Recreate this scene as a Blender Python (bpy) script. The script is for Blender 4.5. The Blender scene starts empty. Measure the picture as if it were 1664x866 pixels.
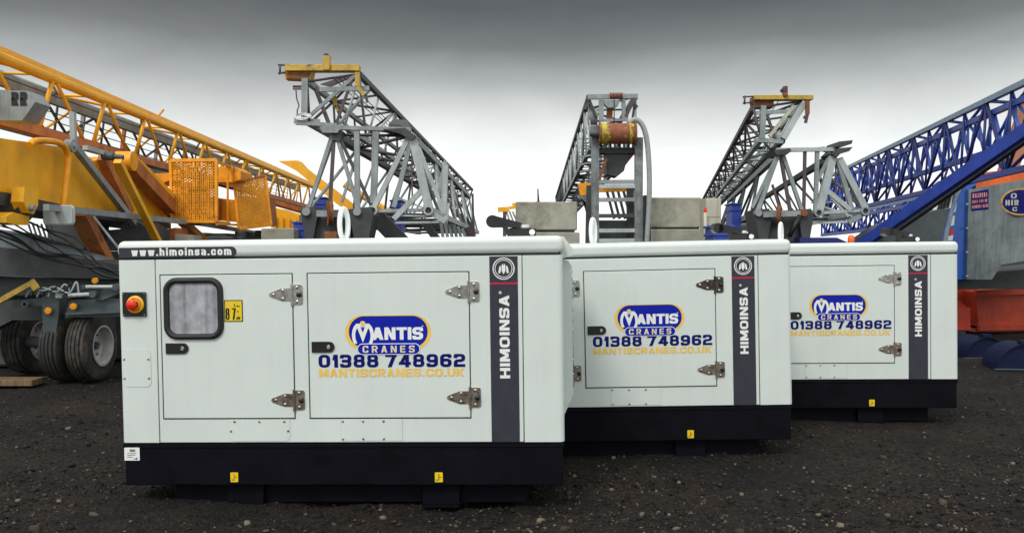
import bpy, bmesh, math, random
import numpy as np
from mathutils import Vector as V, Matrix
random.seed(7); rng = np.random.default_rng(11)
S = bpy.context.scene
COL = S.collection
# ---------------------------------------------------------------- camera, sky, sun, exposure
CAMZ, F, PITCH = 1.343, 1449.0, 0.0154
cd = bpy.data.cameras.new('camera'); cam = bpy.data.objects.new('camera', cd); COL.objects.link(cam)
cam.location = (0, 0, CAMZ); cam.rotation_euler = (math.pi/2 - PITCH, 0, 0)
cd.sensor_width = 36; cd.lens = F/1664*36; cd.clip_start = .05; cd.clip_end = 3000
S.camera = cam
SUN_EL, SUN_AZ = math.radians(48), math.radians(205)     # behind the camera, a little to its left
w = bpy.data.worlds.new('World'); S.world = w; w.use_nodes = True
nt = w.node_tree; N = nt.nodes; Lk = nt.links
bg = N['Background']
sky = N.new('ShaderNodeTexSky'); sky.sky_type = 'NISHITA'; sky.sun_disc = False
sky.sun_elevation = SUN_EL; sky.sun_rotation = SUN_AZ
def wm(op, a, b=None, clamp=False):
    n = N.new('ShaderNodeMath'); n.operation = op; n.use_clamp = clamp
    for i, x in enumerate((a, b)):
        if x is None: continue
        if isinstance(x, (int, float)): n.inputs[i].default_value = x
        else: Lk.new(x, n.inputs[i])
    return n.outputs[0]
tc = N.new('ShaderNodeTexCoord'); sp = N.new('ShaderNodeSeparateXYZ'); Lk.new(tc.outputs['Generated'], sp.inputs[0])
nz = N.new('ShaderNodeTexNoise'); nz.inputs['Scale'].default_value = 2.6; nz.inputs['Detail'].default_value = 6
mp = N.new('ShaderNodeMapping'); mp.inputs['Scale'].default_value = (1, 1, 2.6); Lk.new(tc.outputs['Generated'], mp.inputs[0]); Lk.new(mp.outputs[0], nz.inputs[0])
zz = wm('ADD', sp.outputs['Z'], wm('MULTIPLY', wm('SUBTRACT', nz.outputs['Fac'], .5), .06))
def ramp(stops):
    r = N.new('ShaderNodeValToRGB'); e = r.color_ramp.elements
    while len(e) < len(stops): e.new(.5)
    for el, (p, v) in zip(e, stops): el.position = p; el.color = (v, v, v, 1)
    return r
rf = ramp([(0, 1.12), (.09, 1.04), (.14, .76), (.185, .42), (.225, .19), (.27, .10), (.40, .10), (.66, .95)])   # cloud bank added ahead to darken the upper sky
rb = ramp([(0, 1.0), (.2, 1.12), (.5, 1.2), (1, 1.1)])                                                             # unseen sky behind, kept bright to light the panels
Lk.new(zz, rf.inputs[0]); Lk.new(zz, rb.inputs[0])
front = wm('ADD', wm('MULTIPLY', sp.outputs['Y'], 1.6), .25, True)
mx = N.new('ShaderNodeMix'); mx.data_type = 'RGBA'
Lk.new(front, mx.inputs[0]); Lk.new(rb.outputs[0], mx.inputs[6]); Lk.new(rf.outputs[0], mx.inputs[7])
tn = N.new('ShaderNodeMix'); tn.data_type = 'RGBA'; tn.blend_type = 'MULTIPLY'; tn.inputs[0].default_value = 1
n2 = N.new('ShaderNodeTexNoise'); n2.inputs['Scale'].default_value = 5.5; n2.inputs['Detail'].default_value = 7; n2.inputs['Roughness'].default_value = .55; n2.inputs['Distortion'].default_value = .6
Lk.new(mp.outputs[0], n2.inputs[0]); cl = wm('ADD', wm('MULTIPLY', n2.outputs['Fac'], .36), .82)
cm = N.new('ShaderNodeMix'); cm.data_type = 'RGBA'; cm.blend_type = 'MULTIPLY'; cm.inputs[0].default_value = 1; Lk.new(mx.outputs[2], cm.inputs[6]); Lk.new(cl, cm.inputs[7])
Lk.new(cm.outputs[2], tn.inputs[6]); tn.inputs[7].default_value = (9.9, 10.2, 9.95, 1)
mk = N.new('ShaderNodeMix'); mk.data_type = 'RGBA'; mk.inputs[0].default_value = .93
Lk.new(sky.outputs[0], mk.inputs[6]); Lk.new(tn.outputs[2], mk.inputs[7]); Lk.new(mk.outputs[2], bg.inputs[0])
bg.inputs[1].default_value = .1
sd = bpy.data.lights.new('sun', 'SUN'); sun = bpy.data.objects.new('sun', sd); COL.objects.link(sun)
sd.energy = 1.4; sd.angle = math.radians(14); sd.color = (1, .96, .9)
dv = V((math.sin(SUN_AZ)*math.cos(SUN_EL), math.cos(SUN_AZ)*math.cos(SUN_EL), math.sin(SUN_EL)))
sun.rotation_euler = dv.to_track_quat('Z', 'Y').to_euler()
vs = S.view_settings; vs.view_transform = 'Standard'; vs.look = 'None'; vs.gamma = 1; vs.exposure = .15
S.cycles.max_bounces = 6; S.cycles.use_denoising = True

# ---------------------------------------------------------------- helpers
def at(px, py, Y):
    """world point at depth Y on the sight line measured at (px, py) in the photo"""
    u, z = (px-832)/F, -(py-433)/F
    c, s = math.cos(PITCH), math.sin(PITCH)
    d = V((u, c + s*z, -s + c*z))
    return V((0, 0, CAMZ)) + d*(Y/d.y)
def side(px, py, X):
    """world point on the upright plane x = X"""
    return at(px, py, X*F/(px-832))

MATS = {}
def mat(name, col, rough=.5, metal=0, var=.25, scale=6, bump=.0, bscale=60, rust=0, rustcol=(.16, .05, .02), streak=0, spec=.5, coat=0):
    m = bpy.data.materials.new(name); m.use_nodes = True; t = m.node_tree; n = t.nodes; l = t.links
    b = n['Principled BSDF']; b.inputs['Roughness'].default_value = rough; b.inputs['Metallic'].default_value = metal
    b.inputs['Specular IOR Level'].default_value = spec; b.inputs['Coat Weight'].default_value = coat
    tcn = n.new('ShaderNodeTexCoord')
    a = n.new('ShaderNodeTexNoise'); a.inputs['Scale'].default_value = scale; a.inputs['Detail'].default_value = 8; a.inputs['Roughness'].default_value = .65
    l.new(tcn.outputs['Object'], a.inputs['Vector'])
    mr = n.new('ShaderNodeMapRange'); mr.inputs[1].default_value = .3; mr.inputs[2].default_value = .7
    mr.inputs[3].default_value = 1-var; mr.inputs[4].default_value = 1+var*.5; l.new(a.outputs['Fac'], mr.inputs[0])
    mu = n.new('ShaderNodeMix'); mu.data_type = 'RGBA'; mu.blend_type = 'MULTIPLY'; mu.inputs[0].default_value = 1
    mu.inputs[6].default_value = (*col, 1); l.new(mr.outputs[0], mu.inputs[7])
    out = mu.outputs[2]
    if streak:
        sm = n.new('ShaderNodeMapping'); sm.inputs['Scale'].default_value = (26, 26, 1.1); l.new(tcn.outputs['Object'], sm.inputs[0])
        sn = n.new('ShaderNodeTexNoise'); sn.inputs['Scale'].default_value = 1; sn.inputs['Detail'].default_value = 5; l.new(sm.outputs[0], sn.inputs['Vector'])
        sr = n.new('ShaderNodeMapRange'); sr.inputs[1].default_value = .45; sr.inputs[2].default_value = .75; sr.inputs[3].default_value = 1; sr.inputs[4].default_value = 1-streak
        l.new(sn.outputs['Fac'], sr.inputs[0])
        m2 = n.new('ShaderNodeMix'); m2.data_type = 'RGBA'; m2.blend_type = 'MULTIPLY'; m2.inputs[0].default_value = 1
        l.new(out, m2.inputs[6]); l.new(sr.outputs[0], m2.inputs[7]); out = m2.outputs[2]
    if rust:
        r = n.new('ShaderNodeTexNoise'); r.inputs['Scale'].default_value = scale*.55; r.inputs['Detail'].default_value = 10; r.inputs['Roughness'].default_value = .72
        vv = n.new('ShaderNodeVectorMath'); vv.operation = 'ADD'; vv.inputs[1].default_value = (3.1, 7.7, 1.3); l.new(tcn.outputs['Object'], vv.inputs[0]); l.new(vv.outputs[0], r.inputs['Vector'])
        rr = n.new('ShaderNodeMapRange'); rr.inputs[1].default_value = .68-rust*.3; rr.inputs[2].default_value = .74-rust*.2; rr.inputs[3].default_value = 0; rr.inputs[4].default_value = .9
        l.new(r.outputs['Fac'], rr.inputs[0])
        m3 = n.new('ShaderNodeMix'); m3.data_type = 'RGBA'; l.new(rr.outputs[0], m3.inputs[0]); l.new(out, m3.inputs[6]); m3.inputs[7].default_value = (*rustcol, 1); out = m3.outputs[2]
    l.new(out, b.inputs['Base Color'])
    rg = n.new('ShaderNodeMapRange'); rg.inputs[3].default_value = max(.05, rough-.1); rg.inputs[4].default_value = min(1, rough+.15); l.new(a.outputs['Fac'], rg.inputs[0]); l.new(rg.outputs[0], b.inputs['Roughness'])
    if bump:
        bn = n.new('ShaderNodeTexNoise'); bn.inputs['Scale'].default_value = bscale; bn.inputs['Detail'].default_value = 6; l.new(tcn.outputs['Object'], bn.inputs['Vector'])
        bp = n.new('ShaderNodeBump'); bp.inputs['Strength'].default_value = bump; bp.inputs['Distance'].default_value = .02; l.new(bn.outputs['Fac'], bp.inputs['Height']); l.new(bp.outputs[0], b.inputs['Normal'])
    MATS[name] = m; return m
WHITE = mat('white_paint', (.665, .725, .69), 0.36, var=.05, scale=2.2, streak=.03, bump=.05, bscale=5, coat=.12)
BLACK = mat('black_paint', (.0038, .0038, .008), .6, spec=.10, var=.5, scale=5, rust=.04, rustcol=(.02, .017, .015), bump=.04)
SEAL = mat('black_rubber', (.012, .012, .014), .6, var=.3, scale=20)
STRIPE = mat('charcoal_sticker', (.040, .040, .056), .45, spec=.3, var=.15, scale=12)
STWHITE = mat('white_sticker', (.82, .84, .83), .4, var=.05)
NAVY = mat('navy_sticker', (.003, .005, .13), .4, spec=.2, var=.1)
LBLUE = mat('blue_sticker', (.004, .014, .36), .4, spec=.2, var=.1)
STYEL = mat('yellow_sticker', (.86, .56, .10), .35, var=.1)
LABY = mat('bright_yellow_label', (.85, .62, .01), .35, var=.08)
RED = mat('red_plastic', (.75, .02, .01), .3, var=.1)
REDLINE = mat('red_sticker', (.50, .01, .04), .4, var=.1)
STEEL = mat('stainless_steel', (.62, .60, .55), .28, 1, var=.35, scale=30, rust=.25, rustcol=(.30, .21, .14))
STEEL2 = mat('weathered_steel', (.42, .36, .30), .38, 1, var=.5, scale=35, rust=.6, rustcol=(.17, .10, .07))
KNOB = mat('black_plastic', (.012, .012, .013), .35, var=.2)
WIN = mat('misted_reflecting_window', (.42, .43, .47), .13, var=.5, scale=9, streak=.55, coat=.4)  # misted glass with reflected light put into its pale colour
YEL = mat('yellow_crane_paint', (.95, .46, .014), .42, var=.22, scale=3, rust=.15, rustcol=(.34, .12, .025), streak=.06, bump=.05)
ORA = mat('orange_yellow_paint', (.95, .375, .010), .45, var=.25, scale=8, rust=.28, rustcol=(.38, .10, .02), bump=.05)
RUSTRED = mat('rusty_red_steel', (.50, .165, .045), .55, var=.45, scale=5, rust=.3, rustcol=(.12, .035, .02), bump=.1)
GREY = mat('grey_crane_paint', (.30, .335, .345), .5, var=.35, scale=3.5, rust=.14, rustcol=(.13, .08, .055), streak=.25, bump=.06)
LGREY = mat('pale_grey_paint', (.44, .485, .48), .5, var=.25, scale=4, rust=.1, rustcol=(.16, .11, .08), streak=.2, bump=.06)
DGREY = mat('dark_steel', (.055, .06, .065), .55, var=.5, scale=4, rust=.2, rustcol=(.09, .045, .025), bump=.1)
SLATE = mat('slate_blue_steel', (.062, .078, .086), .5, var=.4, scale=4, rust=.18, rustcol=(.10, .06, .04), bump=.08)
PURP = mat('shaded_brown_tube', (.09, .065, .075), .55, var=.3, rust=.2)  # brown with underside shade put into the colour
HEADY = mat('weathered_yellow', (.55, .36, .06), .55, var=.4, scale=9, rust=.35, rustcol=(.10, .05, .035), bump=.1)
RUSTY = mat('rust', (.24, .085, .03), .75, var=.5, scale=9, rust=.4, rustcol=(.09, .03, .018), bump=.2)
BLUE = mat('blue_crane_paint', (.026, .065, .40), .42, var=.35, scale=4, rust=.08, rustcol=(.05, .05, .09), streak=.2, bump=.05)
BLUE2 = mat('mid_blue_crane_paint', (.045, .10, .46), .42, var=.3, scale=4, streak=.15, bump=.05)
NAVYP = mat('dark_blue_crane_paint', (.012, .022, .15), .5, var=.3)
LBL = mat('pale_blue_paint', (.25, .34, .45), .45, var=.25, scale=4, streak=.2)
CABB = mat('bright_blue_panel', (.012, .10, .48), .28, var=.15, scale=3, coat=.3)
ORED = mat('orange_red_paint', (.72, .12, .015), .4, var=.25, scale=3, rust=.1, streak=.15)
UNDER = mat('red_undercarriage', (.58, .06, .015), .5, var=.35, scale=4, rust=.2, rustcol=(.05, .02, .015), streak=.2)
CWT = mat('scuffed_grey_panel', (.20, .235, .25), .5, var=.4, scale=3, rust=.2, rustcol=(.17, .09, .04), streak=.35, bump=.06)
TAN = mat('tan_paint', (.38, .17, .08), .5, var=.2)
CONC = mat('concrete', (.40, .39, .32), .88, var=.5, scale=1.5, rust=.42, rustcol=(.17, .165, .115), streak=.06, bump=.35, bscale=45)
RUB = mat('tyre_rubber', (.028, .026, .024), .75, var=.5, scale=8, rust=.55, rustcol=(.085, .072, .055), bump=.2)
RIM = mat('pale_rim_paint', (.42, .42, .40), .45, var=.35, scale=9, rust=.2, streak=.2)
AMBER = mat('amber_reflector', (.85, .33, .01), .2, var=.1)
CABLE = mat('black_cable', (.012, .012, .013), .5, var=.2)
WOOD = mat('old_timber', (.20, .13, .07), .8, var=.5, scale=12, streak=.5, bump=.2)
CREAM = mat('cream_cabinet_paint', (.50, .49, .40), .5, var=.2, scale=5, rust=.1, streak=.25)
HOSE = mat('grey_hose', (.33, .36, .36), .5, var=.2, scale=20, bump=.1)

class MB:
    """collects shapes, then links them as ONE mesh object"""
    def __init__(s): s.v = []; s.f = []; s.m = []; s.sm = []
    def add(s, vs_, fs, mi=0, smooth=False):
        o = len(s.v); s.v += [V(x) for x in vs_]
        for f in fs: s.f.append([i+o for i in f]); s.m.append(mi); s.sm.append(smooth)
        return s
    def frombm(s, bm, mi=0, smooth=False):
        bm.verts.index_update(); s.add([v.co.copy() for v in bm.verts], [[v.index for v in f.verts] for f in bm.faces], mi, smooth); bm.free(); return s
    def box(s, x0, x1, y0, y1, z0, z1, bev=0, seg=2, mi=0, M=None):
        bm = bmesh.new(); bmesh.ops.create_cube(bm, size=1)
        for v in bm.verts: v.co = V(((x0+x1)/2+v.co.x*(x1-x0), (y0+y1)/2+v.co.y*(y1-y0), (z0+z1)/2+v.co.z*(z1-z0)))
        if bev: bmesh.ops.bevel(bm, geom=list(bm.edges), offset=bev, segments=seg, affect='EDGES', profile=.5)
        if M is not None: bm.transform(M)
        bm.normal_update(); bm.verts.index_update()
        Mi = M.to_3x3().inverted() if M is not None else None
        o = len(s.v); s.v += [v.co.copy() for v in bm.verts]
        for f in bm.faces:
            nn = (Mi @ f.normal) if Mi is not None else f.normal
            s.f.append([v.index+o for v in f.verts]); s.m.append(mi); s.sm.append(bool(bev) and max(abs(nn.x), abs(nn.y), abs(nn.z)) < .998)
        bm.free(); return s
    def beam(s, a, b, w_, h=None, up=(0, 0, 1), bev=0, mi=0):
        a = V(a); b = V(b); h = h or w_; d = (b-a); L = d.length; d.normalize(); u = V(up)
        if abs(d.dot(u)) > .97: u = V((0, 1, 0))
        x = d.cross(u).normalized(); z = x.cross(d)
        M = Matrix(((x.x, d.x, z.x, a.x), (x.y, d.y, z.y, a.y), (x.z, d.z, z.z, a.z), (0, 0, 0, 1)))
        return s.box(-w_/2, w_/2, 0, L, -h/2, h/2, bev, 1, mi, M)
    def tube(s, pts, r, n=10, mi=0, caps=True):
        pts = [V(p) for p in pts]; vs_ = []; fs = []; prev = None
        for i, p in enumerate(pts):
            d = (pts[min(i+1, len(pts)-1)]-pts[max(i-1, 0)]).normalized()
            if prev is None:
                u = V((0, 0, 1)) if abs(d.z) < .9 else V((0, 1, 0)); x = d.cross(u).normalized()
            else: x = (prev - d*prev.dot(d)).normalized()
            prev = x; y = d.cross(x); rr = r[i] if isinstance(r, (list, tuple)) else r
            for k in range(n):
                a = 2*math.pi*k/n; vs_.append(p + (x*math.cos(a)+y*math.sin(a))*rr)
        for i in range(len(pts)-1):
            for k in range(n): fs.append([i*n+k, i*n+(k+1) % n, (i+1)*n+(k+1) % n, (i+1)*n+k])
        s.add(vs_, fs, mi, True)
        if caps:
            o = len(s.v)-len(vs_)
            s.f.append([o+k for k in range(n)][::-1]); s.m.append(mi); s.sm.append(False)
            s.f.append([o+(len(pts)-1)*n+k for k in range(n)]); s.m.append(mi); s.sm.append(False)
        return s
    def hose(s, pts, r, n=8, mi=0):
        p = [V(q) for q in pts]; p = [p[0]]+p+[p[-1]]; out = []
        for i in range(1, len(p)-2):
            for k in range(6):
                t = k/6; a, b, c, d = p[i-1:i+3]; out.append(.5*((2*b)+(c-a)*t+(2*a-5*b+4*c-d)*t*t+(3*b-a-3*c+d)*t**3))
        return s.tube(out+[p[-2]], r, n, mi)
    def lathe(s, c, ax, prof, n=32, mi=0):
        """prof: (distance along axis, radius)"""
        ax = V(ax).normalized(); u = V((0, 0, 1)) if abs(ax.z) < .9 else V((0, 1, 0)); x = ax.cross(u).normalized(); y = ax.cross(x); c = V(c); vs_ = []; fs = []
        for (t, r) in prof:
            for k in range(n):
                a = 2*math.pi*k/n; vs_.append(c+ax*t+(x*math.cos(a)+y*math.sin(a))*r)
        for i in range(len(prof)-1):
            for k in range(n): fs.append([i*n+k, i*n+(k+1) % n, (i+1)*n+(k+1) % n, (i+1)*n+k])
        return s.add(vs_, fs, mi, True)
    def prism(s, poly, vec, mi=0):
        vec = V(vec); n = len(poly); p = [V(q) for q in poly]
        s.add(p+[q+vec for q in p], [list(range(n)), list(range(2*n-1, n-1, -1))]+[[i, i+n, (i+1) % n+n, (i+1) % n] for i in range(n)], mi); return s
    def flat(s, pts2, fr, mi=0, th=.0012, lift=0):
        """2-d outline on frame fr=(origin,xdir,ydir): thin slab standing lift proud of the surface"""
        o, x, y = fr; nn = x.cross(y)
        a = [o+x*p[0]+y*p[1]+nn*(lift+th) for p in pts2]
        return s.prism(a, nn*(-th), mi)
    def ring(s, c2, r0, r1, fr, mi=0, lift=.001, n=40):
        o, x, y = fr; nn = x.cross(y); vs_ = []
        for r in (r0, r1):
            for k in range(n):
                a = 2*math.pi*k/n; vs_.append(o+x*(c2[0]+r*math.cos(a))+y*(c2[1]+r*math.sin(a))+nn*lift)
        return s.add(vs_, [[k, (k+1) % n, n+(k+1) % n, n+k] for k in range(n)], mi)
    def build(s, name, mats, parent=None):
        me = bpy.data.meshes.new(name); off = root_loc(parent)
        me.from_pydata([tuple(v-off) for v in s.v], [], s.f); me.update()
        if not isinstance(mats, (list, tuple)): mats = [mats]
        for m in mats: me.materials.append(m)
        me.polygons.foreach_set('material_index', s.m); me.polygons.foreach_set('use_smooth', s.sm)
        bm = bmesh.new(); bm.from_mesh(me); bmesh.ops.recalc_face_normals(bm, faces=bm.faces); bm.to_mesh(me); bm.free()
        try: me.set_sharp_from_angle(angle=math.radians(40))
        except Exception: pass
        me.polygons.foreach_set('use_smooth', s.sm)
        o = bpy.data.objects.new(name, me); COL.objects.link(o)
        if parent is None: pass
        else: o.parent = parent
        return o
def root_loc(p):
    if p is None: return V((0, 0, 0))
    while p.parent: p = p.parent
    return V(p.location)
def tag(o, label=None, cat=None, group=None, kind=None):
    for k, v in (('label', label), ('category', cat), ('group', group), ('kind', kind)):
        if v: o[k] = v
    return o
def thing(name, label, cat, loc=(0, 0, 0), group=None):
    o = bpy.data.objects.new(name, None); COL.objects.link(o); o.location = loc; o.empty_display_size = .2
    return tag(o, label, cat, group)
def solo(name, mb, mats, label, cat, group=None):
    """a thing that is one mesh, its origin at its base"""
    lo = V((sum(v.x for v in mb.v)/len(mb.v), sum(v.y for v in mb.v)/len(mb.v), min(v.z for v in mb.v)))
    mb.v = [v-lo for v in mb.v]; o = mb.build(name, mats); o.location = lo; return tag(o, label, cat, group)
def copy_tree(o, parent=None):
    c = o.copy(); COL.objects.link(c); c.parent = parent
    for ch in list(o.children): copy_tree(ch, c)
    return c
X_, Y_, Z_ = V((1, 0, 0)), V((0, 1, 0)), V((0, 0, 1))
def rrect(x0, x1, y0, y1, r, n=6, corners='abcd'):
    """rounded rectangle outline; corners: a=bottom left b=bottom right c=top right d=top left"""
    out = []
    for key, cx, cy, a0 in (('a', x0+r, y0+r, 180), ('b', x1-r, y0+r, 270), ('c', x1-r, y1-r, 0), ('d', x0+r, y1-r, 90)):
        if key in corners:
            for k in range(n+1):
                a = math.radians(a0+90*k/n); out.append((cx+r*math.cos(a), cy+r*math.sin(a)))
        else: out.append({'a': (x0, y0), 'b': (x1, y0), 'c': (x1, y1), 'd': (x0, y1)}[key])
    return out
def circ(cx, cy, r, n=28): return [(cx+r*math.cos(2*math.pi*k/n), cy+r*math.sin(2*math.pi*k/n)) for k in range(n)]

# ---------------------------------------------------------------- lettering: strokes with rounded corners
r_ = True
def P(*p): return ('P', p)
def C(*p): return ('C', p)
def D(*p): return ('D', p)
OO = C((0, 0, 1), (1, 0, 1), (1, 1, 1), (0, 1, 1))
GL = {
 'A': (1.05, [D(0, 0, .5, 1), D(1, 0, .5, 1), P((.24, .22), (.76, .22))]), 'C': (1, [P((1, .80), (1, 1, 1), (0, 1, 1), (0, 0, 1), (1, 0, 1), (1, .20))]),
 'D': (1, [C((0, 0), (1, 0, 1), (1, 1, 1), (0, 1))]),
 'E': (.9, [P((1, 1), (0, 1), (0, 0), (1, 0)), P((0, .5), (.9, .5))]), 'F': (.9, [P((1, 1), (0, 1), (0, 0)), P((0, .5), (.9, .5))]),
 'G': (1, [P((1, .75), (1, 1, 1), (0, 1, 1), (0, 0, 1), (1, 0, 1), (1, .45), (.6, .45))]),
 'H': (1, [P((0, 0), (0, 1)), P((1, 0), (1, 1)), P((0, .5), (1, .5))]), 'I': (0, [P((.5, 0), (.5, 1))]),
 'K': (1, [P((0, 0), (0, 1)), D(.2, .45, 1, 1), D(.35, .55, 1, 0)]), 'L': (.85, [P((0, 1), (0, 0), (1, 0))]),
 'M': (1.2, [P((0, 0), (0, 1)), P((1, 0), (1, 1)), D(.03, 1, .5, .12), D(.97, 1, .5, .12)]), 'N': (1.02, [P((0, 0), (0, 1)), P((1, 0), (1, 1)), D(.02, 1, .98, 0)]),
 'O': (1.02, [OO]), 'P': (.95, [P((0, 0), (0, 1), (1, 1, 1), (1, .45, 1), (0, .45))]), 'R': (1, [P((0, 0), (0, 1), (1, 1, 1), (1, .45, 1), (0, .45)), D(.5, .45, 1, 0)]),
 'S': (.98, [P((1, .88), (1, 1, 1), (0, 1, 1), (0, .5, 1), (1, .5, 1), (1, 0, 1), (0, 0, 1), (0, .12))]), 'T': (.95, [P((0, 1), (1, 1)), P((.5, 0), (.5, .9))]),
 'U': (1, [P((0, 1), (0, 0, 1), (1, 0, 1), (1, 1))]), 'W': (1.4, [D(0, 1, .25, 0), D(.5, 1, .25, 0), D(.5, 1, .75, 0), D(1, 1, .75, 0)]),
 '0': (1.08, [OO]), '1': (.52, [P((1, 0), (1, 1)), D(.0, .58, .75, 1)]), '2': (1.05, [P((0, .86), (0, 1, 1), (1, 1, 1), (1, .5, 1), (0, .45, 1), (0, 0), (1, 0))]),
 '3': (1.05, [P((0, .9), (0, 1, 1), (1, 1, 1), (1, .5, 1), (.25, .5)), P((.25, .5), (1, .5, 1), (1, 0, 1), (0, 0, 1), (0, .1))]),
 '4': (1.1, [P((0, .24), (1, .24)), P((.78, 0), (.78, 1)), D(.0, .24, .70, 1)]), '6': (1.05, [C((0, 0, 1), (1, 0, 1), (1, .55, 1), (0, .55, 1)), P((0, .4), (0, 1, 1), (1, 1, 1), (1, .88))]),
 '7': (1.05, [P((0, 1), (1, 1)), D(.95, .9, .3, 0)]), '8': (1.05, [C((0, 0, 1), (1, 0, 1), (1, .52, 1), (0, .52, 1)), C((.04, .52, 1), (.96, .52, 1), (.96, 1, 1), (.04, 1, 1))]),
 '9': (1.05, [C((0, .45, 1), (1, .45, 1), (1, 1, 1), (0, 1, 1)), P((1, .6), (1, 0, 1), (0, 0, 1), (0, .12))]), '.': (0, [P((.5, 0), (.5, .02))]), ' ': (.25, []),
 'w': (1.25, [D(0, .74, .25, 0), D(.5, .74, .25, 0), D(.5, .74, .75, 0), D(1, .74, .75, 0)]), 'h': (.9, [P((0, 0), (0, 1)), P((0, .70), (1, .70, 1), (1, 0))]),
 'i': (0, [P((.5, 0), (.5, .66)), P((.5, .98), (.5, 1))]), 'm': (1.35, [P((0, 0), (0, .70), (1, .70, 1), (1, 0)), P((.5, 0), (.5, .6))]),
 'o': (.92, [C((0, 0, 1), (1, 0, 1), (1, .70, 1), (0, .70, 1))]), 'n': (.9, [P((0, 0), (0, .70), (1, .70, 1), (1, 0))]), 'c': (.9, [P((1, .52), (1, .70, 1), (0, .70, 1), (0, 0, 1), (1, 0, 1), (1, .18))]),
 's': (.88, [P((1, .58), (1, .70, 1), (0, .70, 1), (0, .35, 1), (1, .35, 1), (1, 0, 1), (0, 0, 1), (0, .12))]), 'a': (.9, [P((.05, .70), (1, .70, 1), (1, 0)), C((0, 0, 1), (1, 0), (1, .38), (0, .38, 1))]),
 'x': (.8, [D(0, .7, 1, 0), D(1, .7, 0, 0)]), 'd': (.9, [P((1, 0), (1, 1)), C((0, 0, 1), (1, 0), (1, .7), (0, .7, 1))]), 'B': (1, [C((0, 0), (1, 0, 1), (1, .5, 1), (0, .5)), C((0, .5), (1, .5, 1), (1, 1, 1), (0, 1))]),
}
def fillet(pts, rad, closed):
    n = len(pts); out = []
    for i, p in enumerate(pts):
        q = V((p[0], p[1]))
        if len(p) > 2 and p[2] and (closed or 0 < i < n-1):
            a = V(pts[i-1][:2]); b = V(pts[(i+1) % n][:2]); da = a-q; db = b-q
            k = min(rad, da.length*.48, db.length*.48); s0 = q+da.normalized()*k; s1 = q+db.normalized()*k
            for t in (0, .25, .5, .75, 1): out.append((1-t)**2*s0+2*t*(1-t)*q+t*t*s1)
        else: out.append(q)
    return out
def text(mb, s, fr, x0, y0, W, H, wt, mi=0, gap=.32, lift=.0012, asp=1.35, sel=None):
    """the words s from (x0,y0), W wide and H high, stroke wt"""
    o, xd, yd = fr; nn = xd.cross(yd)
    adv = [GL[c][0] for c in s]; narrow = sum(1 for a in adv if a == 0)
    g = gap*H; un = (W-narrow*wt*asp-g*(len(s)-1))/max(1e-6, sum(adv))
    x = x0; k = 0; wx = wt*asp
    for ci, c in enumerate(s):
        gw = GL[c][0]*un if GL[c][0] else wx
        if sel and not (sel[0] <= ci < sel[1]): x += gw+g; continue
        for kind, pts in GL[c][1]:
            lf = nn*(lift+(k % 5)*.00022); k += 1
            if kind == 'D':
                hw = wx*1.05/2; xa, ya, xb, yb = pts
                X = lambda u: x+hw+u*(gw-2*hw)
                q = [(X(xa)-hw, y0+ya*H), (X(xa)+hw, y0+ya*H), (X(xb)+hw, y0+yb*H), (X(xb)-hw, y0+yb*H)]
                mb.add([o+xd*a+yd*b+lf for a, b in q], [[0, 1, 2, 3]], mi)
            else:
                m = [(x+wx/2+p[0]*(gw-wx), y0+wt/2+p[1]*(H-wt), p[2] if len(p) > 2 else 0) for p in pts]
                cl = kind == 'C'; q = fillet(m, .26*H, cl); n = len(q)
                if not cl:
                    ee = lambda v: V((v.x*wx, v.y*wt))/2
                    q[0] = q[0]+ee((q[0]-q[1]).normalized()); q[-1] = q[-1]+ee((q[-1]-q[-2]).normalized())
                vs_ = []
                for i in range(n):
                    d0 = (q[i]-q[i-1]) if (cl or i > 0) else (q[1]-q[0]); d1 = (q[(i+1) % n]-q[i]) if (cl or i < n-1) else d0
                    d0 = d0.normalized(); d1 = d1.normalized(); n0 = V((-d0.y, d0.x)); n1 = V((-d1.y, d1.x)); mm = (n0+n1)
                    mm = mm.normalized() if mm.length > 1e-4 else n0; mm = mm*min(1.6, 1/max(.3, mm.dot(n0)))
                    for sg in (1, -1):
                        e = q[i]+V((mm.x*wx, mm.y*wt))*sg/2; vs_.append(o+xd*e.x+yd*e.y+lf)
                rg = range(n) if cl else range(n-1)
                mb.add(vs_, [[2*i, 2*i+1, 2*((i+1) % n)+1, 2*((i+1) % n)] for i in rg], mi)
        x += gw+g
    return mb

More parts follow.
